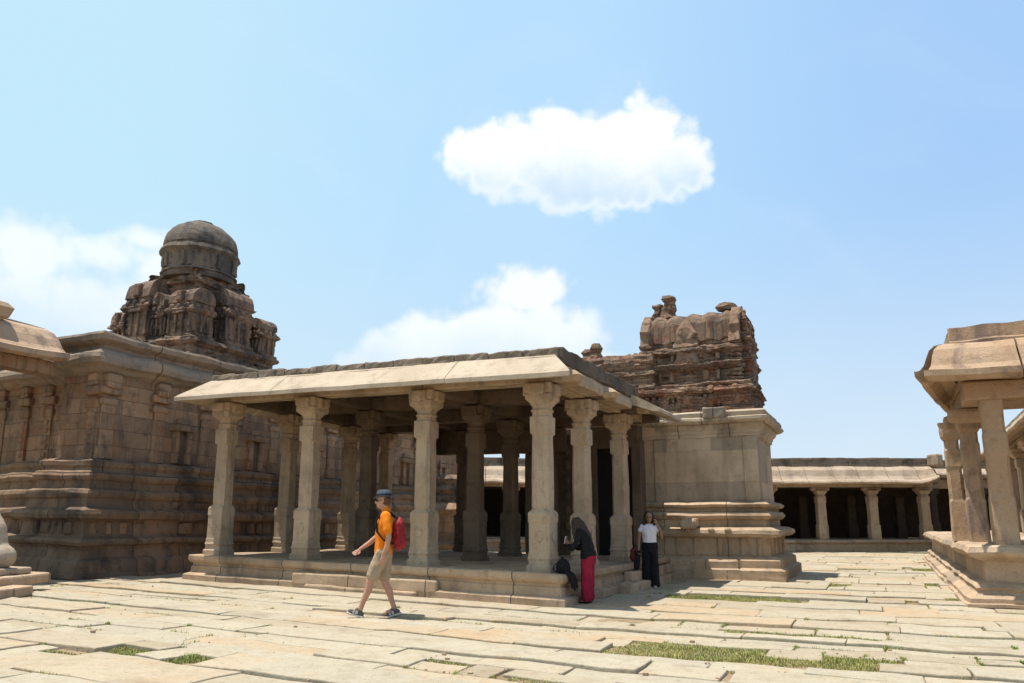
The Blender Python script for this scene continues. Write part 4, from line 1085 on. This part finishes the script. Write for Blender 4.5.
def make_gravel():
    rng = random.Random(12); m = MB()
    for i in range(1500):
        u0, u1, v0, v1 = rng.choice(JOINTS); k = rng.random()
        if rng.random() < .75: u, v = (rng.uniform(u0, u1), v0+rng.gauss(0, .03)) if k < .6 else (u0+rng.gauss(0, .03), rng.uniform(v0, v1))
        else: u, v = rng.uniform(u0, u1), rng.uniform(v0, v1)
        if -.5 < u < 9 and v > -.4: continue
        X = .8+u*-.903+v*.430; Y = 13.2+u*.430+v*.903
        if Y < 5 or abs(X) > Y*.8 or Y > 24: continue
        r_ = rng.uniform(.005, .016) if rng.random() < .93 else rng.uniform(.02, .04)
        ball(m, (X, Y, rng.uniform(.0, .012)+r_*.2), (r_, r_*rng.uniform(.6, 1), r_*.6), 3, 5)
    tag(m.build('gravel', MATS['granite_east'], None, IDF, amp=.006, freq=20), 'loose stone chips scattered along the joints of the paving', 'gravel', kind='stuff')
make_gravel()

# ---------------------------------------------------------------- people
def ell(m, rings, k=20):
    """loft of ellipses (f, l, z, half depth, half width)"""
    loftz(m, [[Vector((f+math.cos(2*math.pi*j/k)*a, l+math.sin(2*math.pi*j/k)*b, z)) for j in range(k)] for f, l, z, a, b in rings])
def hand(m, w, d, n, curl=.5, s=1., side=1):
    """wrist point, direction of the fingers, palm normal (curl side)"""
    w = Vector(w); d = Vector(d).normalized(); n = Vector(n); n = (n - d*n.dot(d)).normalized(); x = d.cross(n)*side
    limb(m, [(w, .026*s), (w+d*.04*s+x*.012*s, .022*s), (w+d*.085*s+x*.014*s, .017*s)]); limb(m, [(w+d*.02*s, .022*s), (w+d*.08*s-x*.016*s, .017*s)])
    for i, (off, L) in enumerate(((-.030, .062), (-.010, .074), (.011, .080), (.031, .072))):
        p = w+d*.085*s+x*off*s; pts = [(p-d*.02*s, .0105*s), (p, .0105*s)]; c = 0; dirn = d.copy()
        for j, f in enumerate((.42, .33, .25)):
            c += curl*(.55+.2*j); dirn = (d*math.cos(c)+n*math.sin(c)); p = p+dirn*L*s*f; pts.append((p, (.0098-.0012*j)*s))
        limb(m, pts, 8)
    p = w+d*.025*s+x*.026*s
    limb(m, [(p, .014*s), (p+(d*.6+x*.7+n*.3).normalized()*.035*s, .0125*s), (p+(d*.6+x*.7+n*.3).normalized()*.035*s+(d*.9+x*.2+n*.4).normalized()*.028*s, .0105*s)], 8)
def head(m, c, yaw=0., pitch=0., s=1.):
    """head with nose, brow, chin and ears; +f is the face"""
    T = Matrix.Translation(Vector(c)) @ Matrix.Rotation(yaw, 4, 'Z') @ Matrix.Rotation(pitch, 4, 'Y')
    q = MB()
    ball(q, (-.012, 0, .03), (.098, .078, .095), 12, 18)
    ball(q, (.018, 0, -.035), (.072, .062, .085), 12, 18)
    ball(q, (.055, 0, -.088), (.028, .032, .022), 8, 12)
    limb(q, [((.086, 0, .015), .010), ((.108, 0, -.022), .014), ((.092, 0, -.03), .014)], 8)
    ball(q, (.078, 0, .032), (.018, .05, .012), 6, 12)
    ball(q, (.083, 0, -.058), (.012, .024, .006), 6, 10); ball(q, (.080, 0, -.069), (.012, .021, .007), 6, 10)
    for e in (-1, 1): ball(q, (-.005, e*.079, -.005), (.018, .01, .032), 6, 10); ball(q, (.06, e*.035, -.03), (.022, .02, .02), 6, 10)
    for p in q.v: m.v.append(T @ Vector((p.x*s, p.y*s, p.z*s)))
    n = len(m.v)-len(q.v); m.f += [tuple(i+n for i in f) for f in q.f]; m.uv += q.uv; m.c += q.c
    return T
def Tm(m, T, q):
    n = len(m.v); m.v += [T @ p for p in q.v]; m.f += [tuple(i+n for i in f) for f in q.f]; m.uv += q.uv; m.c += q.c
skin = plain('skin', (.46, .25, .165), .55, .08, 12, .1)
skin2 = plain('skin_brown', (.30, .16, .10), .55, .08, 12, .1)
black = plain('black_cloth', (.009, .008, .010), .85, .3, 20, .3)
dkhair = plain('dark_hair', (.04, .024, .017), .45, .4, 60, .6)
brhair = plain('brown_hair', (.10, .055, .03), .6, .3, 60, .6)
eyem = plain('eye_dark', (.02, .015, .012), .3, .1)

def eyes(T, parent, F, s=1.):
    for e in (-1, 1):
        q = MB(); ball(q, (.078*s, e*.030*s, .008*s), .012*s, 6, 8); m = MB(); Tm(m, T, q); m.build('eye', eyem, parent, F, smooth=True)

def make_man():
    x0, y0 = -1.87, 11.35
    F = Frame((x0, y0), (-1, -.06), (.06, -1))         # faces the left of the picture; his left side is nearest
    F.z = 0
    t = thing('person', 'man in orange shirt, tan shorts and dark hat striding left across the paving', 'person', (0, 0, 0), F)
    b = MB()
    ell(b, [(.0, 0, .86, .10, .13), (0, 0, .93, .115, .165), (-.0, 0, 1.05, .10, .145), (-.01, 0, 1.18, .105, .155), (-.02, 0, 1.32, .115, .175), (-.03, 0, 1.42, .09, .17), (-.03, 0, 1.47, .06, .10)])
    limb(b, [((-.03, 0, 1.42), .06), ((.0, 0, 1.53), .052), ((.015, 0, 1.58), .05)])
    T = head(b, (.03, 0, 1.645), 0, .06, 1.03)
    hL = (0, .09, .90); kL = (.17, .10, .50); aL = (.29, .10, .115)
    hR = (0, -.09, .90); kR = (-.02, -.09, .475); aR = (-.17, -.09, .12)
    for h, k, a in ((hL, kL, aL), (hR, kR, aR)):
        k = Vector(k); a = Vector(a)
        limb(b, [(h, .095), (Vector(h).lerp(k, .5), .076), (k, .056), (k.lerp(a, .3)+Vector((-.018, 0, 0)), .056), (k.lerp(a, .75), .038), (a, .036)])
    limb(b, [(Vector(aL), .036), (Vector(aL)+Vector((.06, 0, -.035)), .034), (Vector(aL)+Vector((.14, 0, -.03)), .03)])
    limb(b, [(Vector(aR), .036), (Vector(aR)+Vector((.05, 0, -.05)), .034), (Vector(aR)+Vector((.13, 0, -.075)), .03)])
    # far (right) arm swings forward, near arm hangs back
    limb(b, [((-.03, -.17, 1.41), .058), ((.04, -.22, 1.27), .046), ((.11, -.235, 1.14), .038), ((.23, -.225, 1.03), .037), ((.36, -.20, .94), .025)])
    hand(b, (.36, -.20, .94), (.7, .1, -.65), (.3, .9, .3), .75, 1, -1)
    limb(b, [((-.03, .17, 1.41), .058), ((-.07, .225, 1.27), .046), ((-.09, .235, 1.13), .038), ((-.07, .24, 1.0), .037), ((-.02, .24, .88), .025)])
    hand(b, (-.02, .24, .88), (.15, 0, -1), (.6, -.8, 0), .45, 1, 1)
    body = remesh(b, .0075, 'body', skin, t, F, 3)
    m = MB()
    ell(m, [(.0, 0, .87, .128, .178), (0, 0, .93, .13, .18), (0, 0, 1.05, .125, .165), (0, 0, 1.18, .127, .172), (-.02, 0, 1.32, .13, .19), (-.03, 0, 1.42, .105, .182), (-.025, 0, 1.475, .062, .085), (-.02, 0, 1.50, .06, .064)])
    limb(m, [((-.03, -.16, 1.415), .079), ((.015, -.205, 1.31), .064), ((.05, -.222, 1.24), .062)]); limb(m, [((-.03, .16, 1.415), .079), ((-.055, .21, 1.30), .066), ((-.075, .228, 1.22), .064)])
    remesh(m, .010, 'shirt', plain('orange_cotton', (.74, .20, .008), .85, .12, 9, .4), t, F, 2, .008)
    m = MB(); limb(m, [((-.02, 0, 1.49), .066), ((-.012, 0, 1.525), .060)]); remesh(m, .008, 'collar', MATS['orange_cotton'], t, F, 2)
    m = MB()
    ell(m, [(0, 0, .82, .12, .17), (0, 0, .90, .128, .175), (0, 0, .98, .118, .165)])
    for h, k in ((hL, kL), (hR, kR)):
        h = Vector(h); k = Vector(k); limb(m, [(h, .108), (h.lerp(k, .45), .098), (h.lerp(k, .78), .092)])
    remesh(m, .010, 'shorts', plain('tan_cotton', (.36, .27, .18), .9, .1, 10, .4), t, F, 3, .014)
    shoe = plain('shoe_suede', (.10, .09, .085), .8, .2); white = plain('white_rubber', (.55, .50, .44), .6, .05)
    for a, pit in ((Vector(aL), -.25), (Vector(aR), .3)):
        M_ = Matrix.Translation(a) @ Matrix.Rotation(pit, 4, 'Y')
        q = MB(); ball(q, (.02, 0, -.04), (.06, .046, .06), 8, 12); ball(q, (.085, 0, -.062), (.085, .046, .036), 8, 14); ball(q, (-.02, 0, -.06), (.05, .042, .035), 8, 12)
        m = MB(); Tm(m, M_, q); o = remesh(m, .008, 'shoe', shoe, t, F, 2)
        q = MB(); gbox(q, (-.075, -.046, -.108), (.175, .046, -.082), .03, .012); m = MB(); Tm(m, M_, q); m.build('sole', white, o, F)
        q = MB(); gbox(q, (.02, .040, -.075), (.05, .050, -.03), .03, .004); gbox(q, (.065, .038, -.078), (.09, .049, -.04), .03, .004); m = MB(); Tm(m, M_, q); m.build('stripe', white, o, F)
    # hat, hair, sunglasses
    hatm = plain('blue_grey_straw', (.055, .075, .10), .8, .4, 50, .4)
    q = MB(); k = 24
    loftz(q, [[Vector((-.015+math.cos(2*math.pi*j/k)*a, math.sin(2*math.pi*j/k)*c, z+.018*math.cos(4*math.pi*j/k)*(a > .12)*-1)) for j in range(k)] for z, a, c in ((.055, .100, .085), (.052, .150, .130), (.060, .152, .132), (.068, .112, .098), (.10, .106, .090), (.145, .092, .075), (.160, .070, .055), (.150, .03, .02))])
    m = MB(); Tm(m, T, q); h = m.build('hat', hatm, t, F, smooth=True)
    q = MB(); loftz(q, [[Vector((-.015+math.cos(2*math.pi*j/k)*a, math.sin(2*math.pi*j/k)*c, z)) for j in range(k)] for z, a, c in ((.070, .115, .101), (.098, .110, .095))])
    m = MB(); Tm(m, T, q); m.build('hat_band', black, h, F)
    q = MB(); ball(q, (-.035, 0, .01), (.088, .086, .085), 10, 16); m = MB(); Tm(m, T, q); m.build('hair', brhair, t, F, smooth=True)
    q = MB()
    for e in (-1, 1): ball(q, (.088, e*.032, .006), (.012, .026, .020), 6, 12); gbox(q, (-.01, e*.078-.004, .004), (.085, e*.078+.004, .012), .05, .002)
    gbox(q, (.09, -.015, .006), (.098, .015, .012), .05, .002)
    m = MB(); Tm(m, T, q); m.build('sunglasses', plain('dark_lens', (.01, .01, .012), .15, .1), t, F, smooth=True)
    # backpack: held, so a thing of its own
    bp = thing('backpack', 'red backpack worn by the man in the orange shirt', 'backpack', (-.2, 0, .95), F)
    red = plain('red_nylon', (.24, .010, .016), .6, .15, 14, .3)
    m = MB(); ball(m, (-.215, 0, 1.17), (.085, .15, .25), 10, 16); gbox(m, (-.27, -.13, .97), (-.14, .13, 1.36), .06, .05); ball(m, (-.28, 0, 1.07), (.05, .11, .12), 8, 12)
    remesh(m, .012, 'pack', red, bp, F, 3, .014)
    for e in (-1, 1):
        m = MB(); limb(m, [((-.16, e*.09, 1.40), .014), ((-.07, e*.115, 1.485), .015), ((.03, e*.12, 1.46), .015), ((.105, e*.125, 1.36), .016), ((.09, e*.15, 1.2), .016), ((-.02, e*.19, 1.08), .012), ((-.15, e*.12, 1.03), .012)], 8)
        remesh(m, .008, 'strap', black, bp, F, 1)

def make_women():
    # --- woman in dark top and red trousers, bent over her phone by the platform corner, seen from behind
    a = R(158); F = Frame((1.30, 13.62), (math.cos(a), math.sin(a)), (-math.sin(a), math.cos(a))); F.zs = .94; F.sh = .20
    t = thing('person', 'woman in black top and loose red trousers, head bowed, beside the corner pillar', 'person', (0, 0, 0), F)
    b = MB()
    ell(b, [(-.03, 0, .78, .11, .14), (-.04, 0, .87, .125, .175), (-.01, 0, .98, .10, .145), (.05, 0, 1.10, .105, .15), (.12, 0, 1.22, .105, .165), (.17, 0, 1.30, .085, .15), (.20, 0, 1.34, .05, .08)])
    limb(b, [((.18, 0, 1.30), .05), ((.24, 0, 1.36), .044), ((.27, 0, 1.39), .043)])
    T = head(b, (.31, 0, 1.43), .1, .75, .95)
    for e in (-1, 1):
        limb(b, [((-.03, e*.085, .82), .09), ((.0, e*.085, .46), .056), ((-.03, e*.08, .30), .05), ((-.03, e*.08, .09), .035)]); limb(b, [((-.03, e*.08, .09), .035), ((.10, e*.09, .035), .028)])
        limb(b, [((.16, e*.15, 1.27), .05), ((.18, e*.20, 1.12), .042), ((.22, e*.21, 1.0), .036), ((.30, e*.14, 1.02), .032), ((.36, e*.07, 1.08), .023)])
        hand(b, (.36, e*.07, 1.08), (.7, -e*.35, .4), (0, -e*.6, .8), .7, .9, -e)
    remesh(b, .0075, 'body', skin2, t, F, 3)
    m = MB()
    ell(m, [(-.03, 0, .80, .13, .185), (-.03, 0, .90, .14, .19), (0, 0, .98, .12, .165), (.05, 0, 1.10, .122, .17), (.12, 0, 1.22, .12, .18), (.17, 0, 1.31, .095, .165), (.21, 0, 1.36, .055, .08)])
    for e in (-1, 1): limb(m, [((.16, e*.145, 1.27), .064), ((.18, e*.20, 1.12), .058), ((.22, e*.21, 1.0), .052), ((.30, e*.14, 1.02), .045), ((.34, e*.10, 1.05), .040)])
    remesh(m, .011, 'top', black, t, F, 3, .014)
    m = MB(); ell(m, [(-.04, 0, .72, .13, .18), (-.04, 0, .86, .135, .185), (-.03, 0, .93, .11, .16)])
    for e in (-1, 1): ell(m, [(-.02, e*.09, .055, .075, .075), (-.02, e*.095, .12, .098, .092), (-.01, e*.095, .35, .10, .098), (-.02, e*.09, .6, .105, .10), (-.03, e*.085, .80, .11, .10)])
    red = plain('crimson_cotton', (.27, .010, .035), .8, .25, 6, .5)
    remesh(m, .011, 'trousers', red, t, F, 3, .014)
    m = MB(); q = MB(); ball(q, (-.03, 0, .03), (.105, .09, .105), 10, 16); ball(q, (-.07, 0, -.06), (.075, .085, .12), 10, 14); Tm(m, T, q)
    limb(m, [((.25, 0, 1.44), .085), ((.18, -.02, 1.34), .10), ((.08, -.03, 1.22), .095), ((.0, -.03, 1.10), .07), ((-.03, -.03, 1.02), .03)]); limb(m, [((.30, .05, 1.42), .06), ((.28, .10, 1.30), .05), ((.25, .12, 1.18), .03)])
    limb(m, [((.30, -.06, 1.42), .055), ((.27, -.11, 1.28), .045), ((.22, -.13, 1.16), .025)])
    remesh(m, .012, 'hair', dkhair, t, F, 2, .012)
    for e in (-1, 1):
        m = MB(); ball(m, (.05, e*.09, .03), (.12, .042, .03), 8, 12); m.build('shoe', black, t, F, smooth=True)
    eyes(T, t, F)
    ph = MB(); gbox(ph, (.455, -.04, 1.08), (.47, .04, 1.22), .05, .004)
    tag(ph.build('phone', plain('phone_white', (.6, .6, .6), .3, .05), None, F), 'small pale phone held in front of the woman in red trousers', 'phone')
    # black rucksack on the platform edge and a dark jacket hanging below it
    G = Frame((.86, 13.42), (1, 0), (0, 1))
    o = thing('rucksack', 'black rucksack set down on the platform corner behind the woman in red trousers', 'bag', (.05, .15, .5), TF)
    m = MB(); ball(m, (.02, .22, .65), (.12, .11, .13), 10, 14); gbox(m, (-.09, .12, .53), (.13, .33, .68), .06, .05)
    remesh(m, .014, 'pack', black, o, TF, 3)
    m = MB(); limb(m, [((.04, .2, .74), .011), ((.02, .16, .81), .011), ((-.02, .2, .76), .011)], 8); limb(m, [((.10, .12, .70), .012), ((.15, .08, .62), .012), ((.10, .10, .55), .012)], 8); remesh(m, .008, 'strap', black, o, TF, 1)
    m = MB(); rr = random.Random(3)
    for k in range(7):
        x = .10+k*.036; limb(m, [((-.06-rr.uniform(0, .02), x, .555), .024), ((-.16-rr.uniform(0, .02), x, .48), .022), ((-.18-rr.uniform(0, .02), x, .3+rr.uniform(-.04, .04)), .022)], 8)
    j = remesh(m, .012, 'jacket', black, None, TF, 2); tag(j, 'dark jacket hanging over the platform edge below the black rucksack', 'jacket')

    # --- woman in white T-shirt facing the camera
    a = R(-100); F = Frame((2.98, 16.85), (math.cos(a), math.sin(a)), (-math.sin(a), math.cos(a)))
    t = thing('person', 'woman in white T-shirt and wide black trousers facing the camera, hand at her hair', 'person', (0, 0, 0), F)
    b = MB()
    ell(b, [(0, 0, .80, .10, .13), (0, 0, .87, .11, .165), (0, 0, .99, .09, .13), (.0, 0, 1.10, .10, .14), (.0, 0, 1.2, .11, .155), (-.01, 0, 1.30, .085, .155), (-.01, 0, 1.34, .05, .08)])
    limb(b, [((-.01, 0, 1.30), .05), ((.0, 0, 1.38), .042), ((.01, 0, 1.42), .042)])
    T = head(b, (.02, 0, 1.485), .15, .0, .95)
    for e in (-1, 1): limb(b, [((0, e*.08, .82), .085), ((.01, e*.08, .45), .055), ((0, e*.08, .28), .048), ((-.01, e*.08, .08), .033)]); limb(b, [((-.01, e*.08, .08), .033), ((.11, e*.09, .03), .026)])
    limb(b, [((0, .15, 1.285), .046), ((.02, .23, 1.15), .038), ((.05, .26, 1.06), .034), ((.08, .24, 1.2), .031), ((.06, .17, 1.34), .022)]); hand(b, (.06, .17, 1.34), (-.1, -.3, .9), (-.6, -.6, 0), .6, .88, 1)
    limb(b, [((0, -.15, 1.285), .046), ((.0, -.205, 1.14), .038), ((.0, -.225, 1.02), .034), ((.03, -.235, .9), .03), ((.06, -.235, .80), .021)]); hand(b, (.06, -.235, .80), (.2, 0, -1), (.4, .8, 0), .9, .88, -1)
    remesh(b, .0075, 'body', skin2, t, F, 3)
    m = MB(); ell(m, [(0, 0, .93, .105, .15), (0, 0, 1.0, .102, .145), (0, 0, 1.10, .115, .155), (.005, 0, 1.2, .128, .168), (-.01, 0, 1.30, .098, .165), (-.01, 0, 1.345, .055, .08)])
    for e, p in ((1, (.01, .19, 1.22)), (-1, (.0, -.188, 1.21))): limb(m, [((0, e*.14, 1.285), .06), (p, .055)])
    remesh(m, .010, 'shirt', plain('white_cotton', (.72, .68, .72), .85, .04, 8, .3), t, F, 3, .014)
    m = MB(); ell(m, [(0, 0, .74, .115, .165), (0, 0, .87, .12, .175), (0, 0, .97, .10, .145)])
    for e in (-1, 1): ell(m, [(.0, e*.09, .03, .12, .105), (.0, e*.088, .3, .10, .095), (0, e*.082, .6, .095, .09), (0, e*.08, .82, .10, .085)])
    remesh(m, .011, 'trousers', black, t, F, 3, .014)
    m = MB(); q = MB(); ball(q, (-.03, 0, .035), (.095, .092, .10), 10, 16); Tm(m, T, q)
    for e in (-1, 1): limb(m, [((-.02, e*.07, 1.54), .045), ((-.01, e*.095, 1.44), .042), ((.0, e*.115, 1.34), .042), ((.04, e*.12, 1.24), .028)])
    limb(m, [((-.06, 0, 1.5), .09), ((-.09, 0, 1.36), .085), ((-.11, 0, 1.2), .06)])
    remesh(m, .011, 'hair', dkhair, t, F, 2, .012)
    for e in (-1, 1):
        m = MB(); ball(m, (.06, e*.09, .03), (.12, .042, .03), 8, 12); m.build('shoe', plain('pale_shoe', (.4, .36, .33), .7, .1) if e < 0 else MATS['pale_shoe'], t, F, smooth=True)
    eyes(T, t, F, .95)
    o = thing('handbag', 'dark red handbag hanging at the hip of the woman in the white T-shirt', 'bag', (.05, -.33, .62), F)
    m = MB(); gbox(m, (-.02, -.42, .58), (.10, -.24, .82), .05, .045); ball(m, (.04, -.33, .64), (.07, .11, .10), 8, 12); remesh(m, .012, 'pouch', plain('maroon_leather', (.12, .012, .012), .5, .2), o, F, 2)
    m = MB(); limb(m, [((.04, -.40, .80), .008), ((.05, -.30, .90), .008), ((.05, -.25, .86), .008), ((.04, -.26, .80), .008)], 8); m.build('strap', black, o, F)
    m = MB()
    for k in range(5): limb(m, [((.06+k*.012, -.22-k*.02, .76), .03), ((.07, -.24-k*.02, .60), .035), ((.05+k*.01, -.25-k*.018, .42-.02*(k % 2)), .025)], 8)
    j = remesh(m, .012, 'cardigan', black, None, F, 2); tag(j, 'black cardigan hanging from the hand of the woman in the white T-shirt', 'cardigan')
make_man(); make_women()
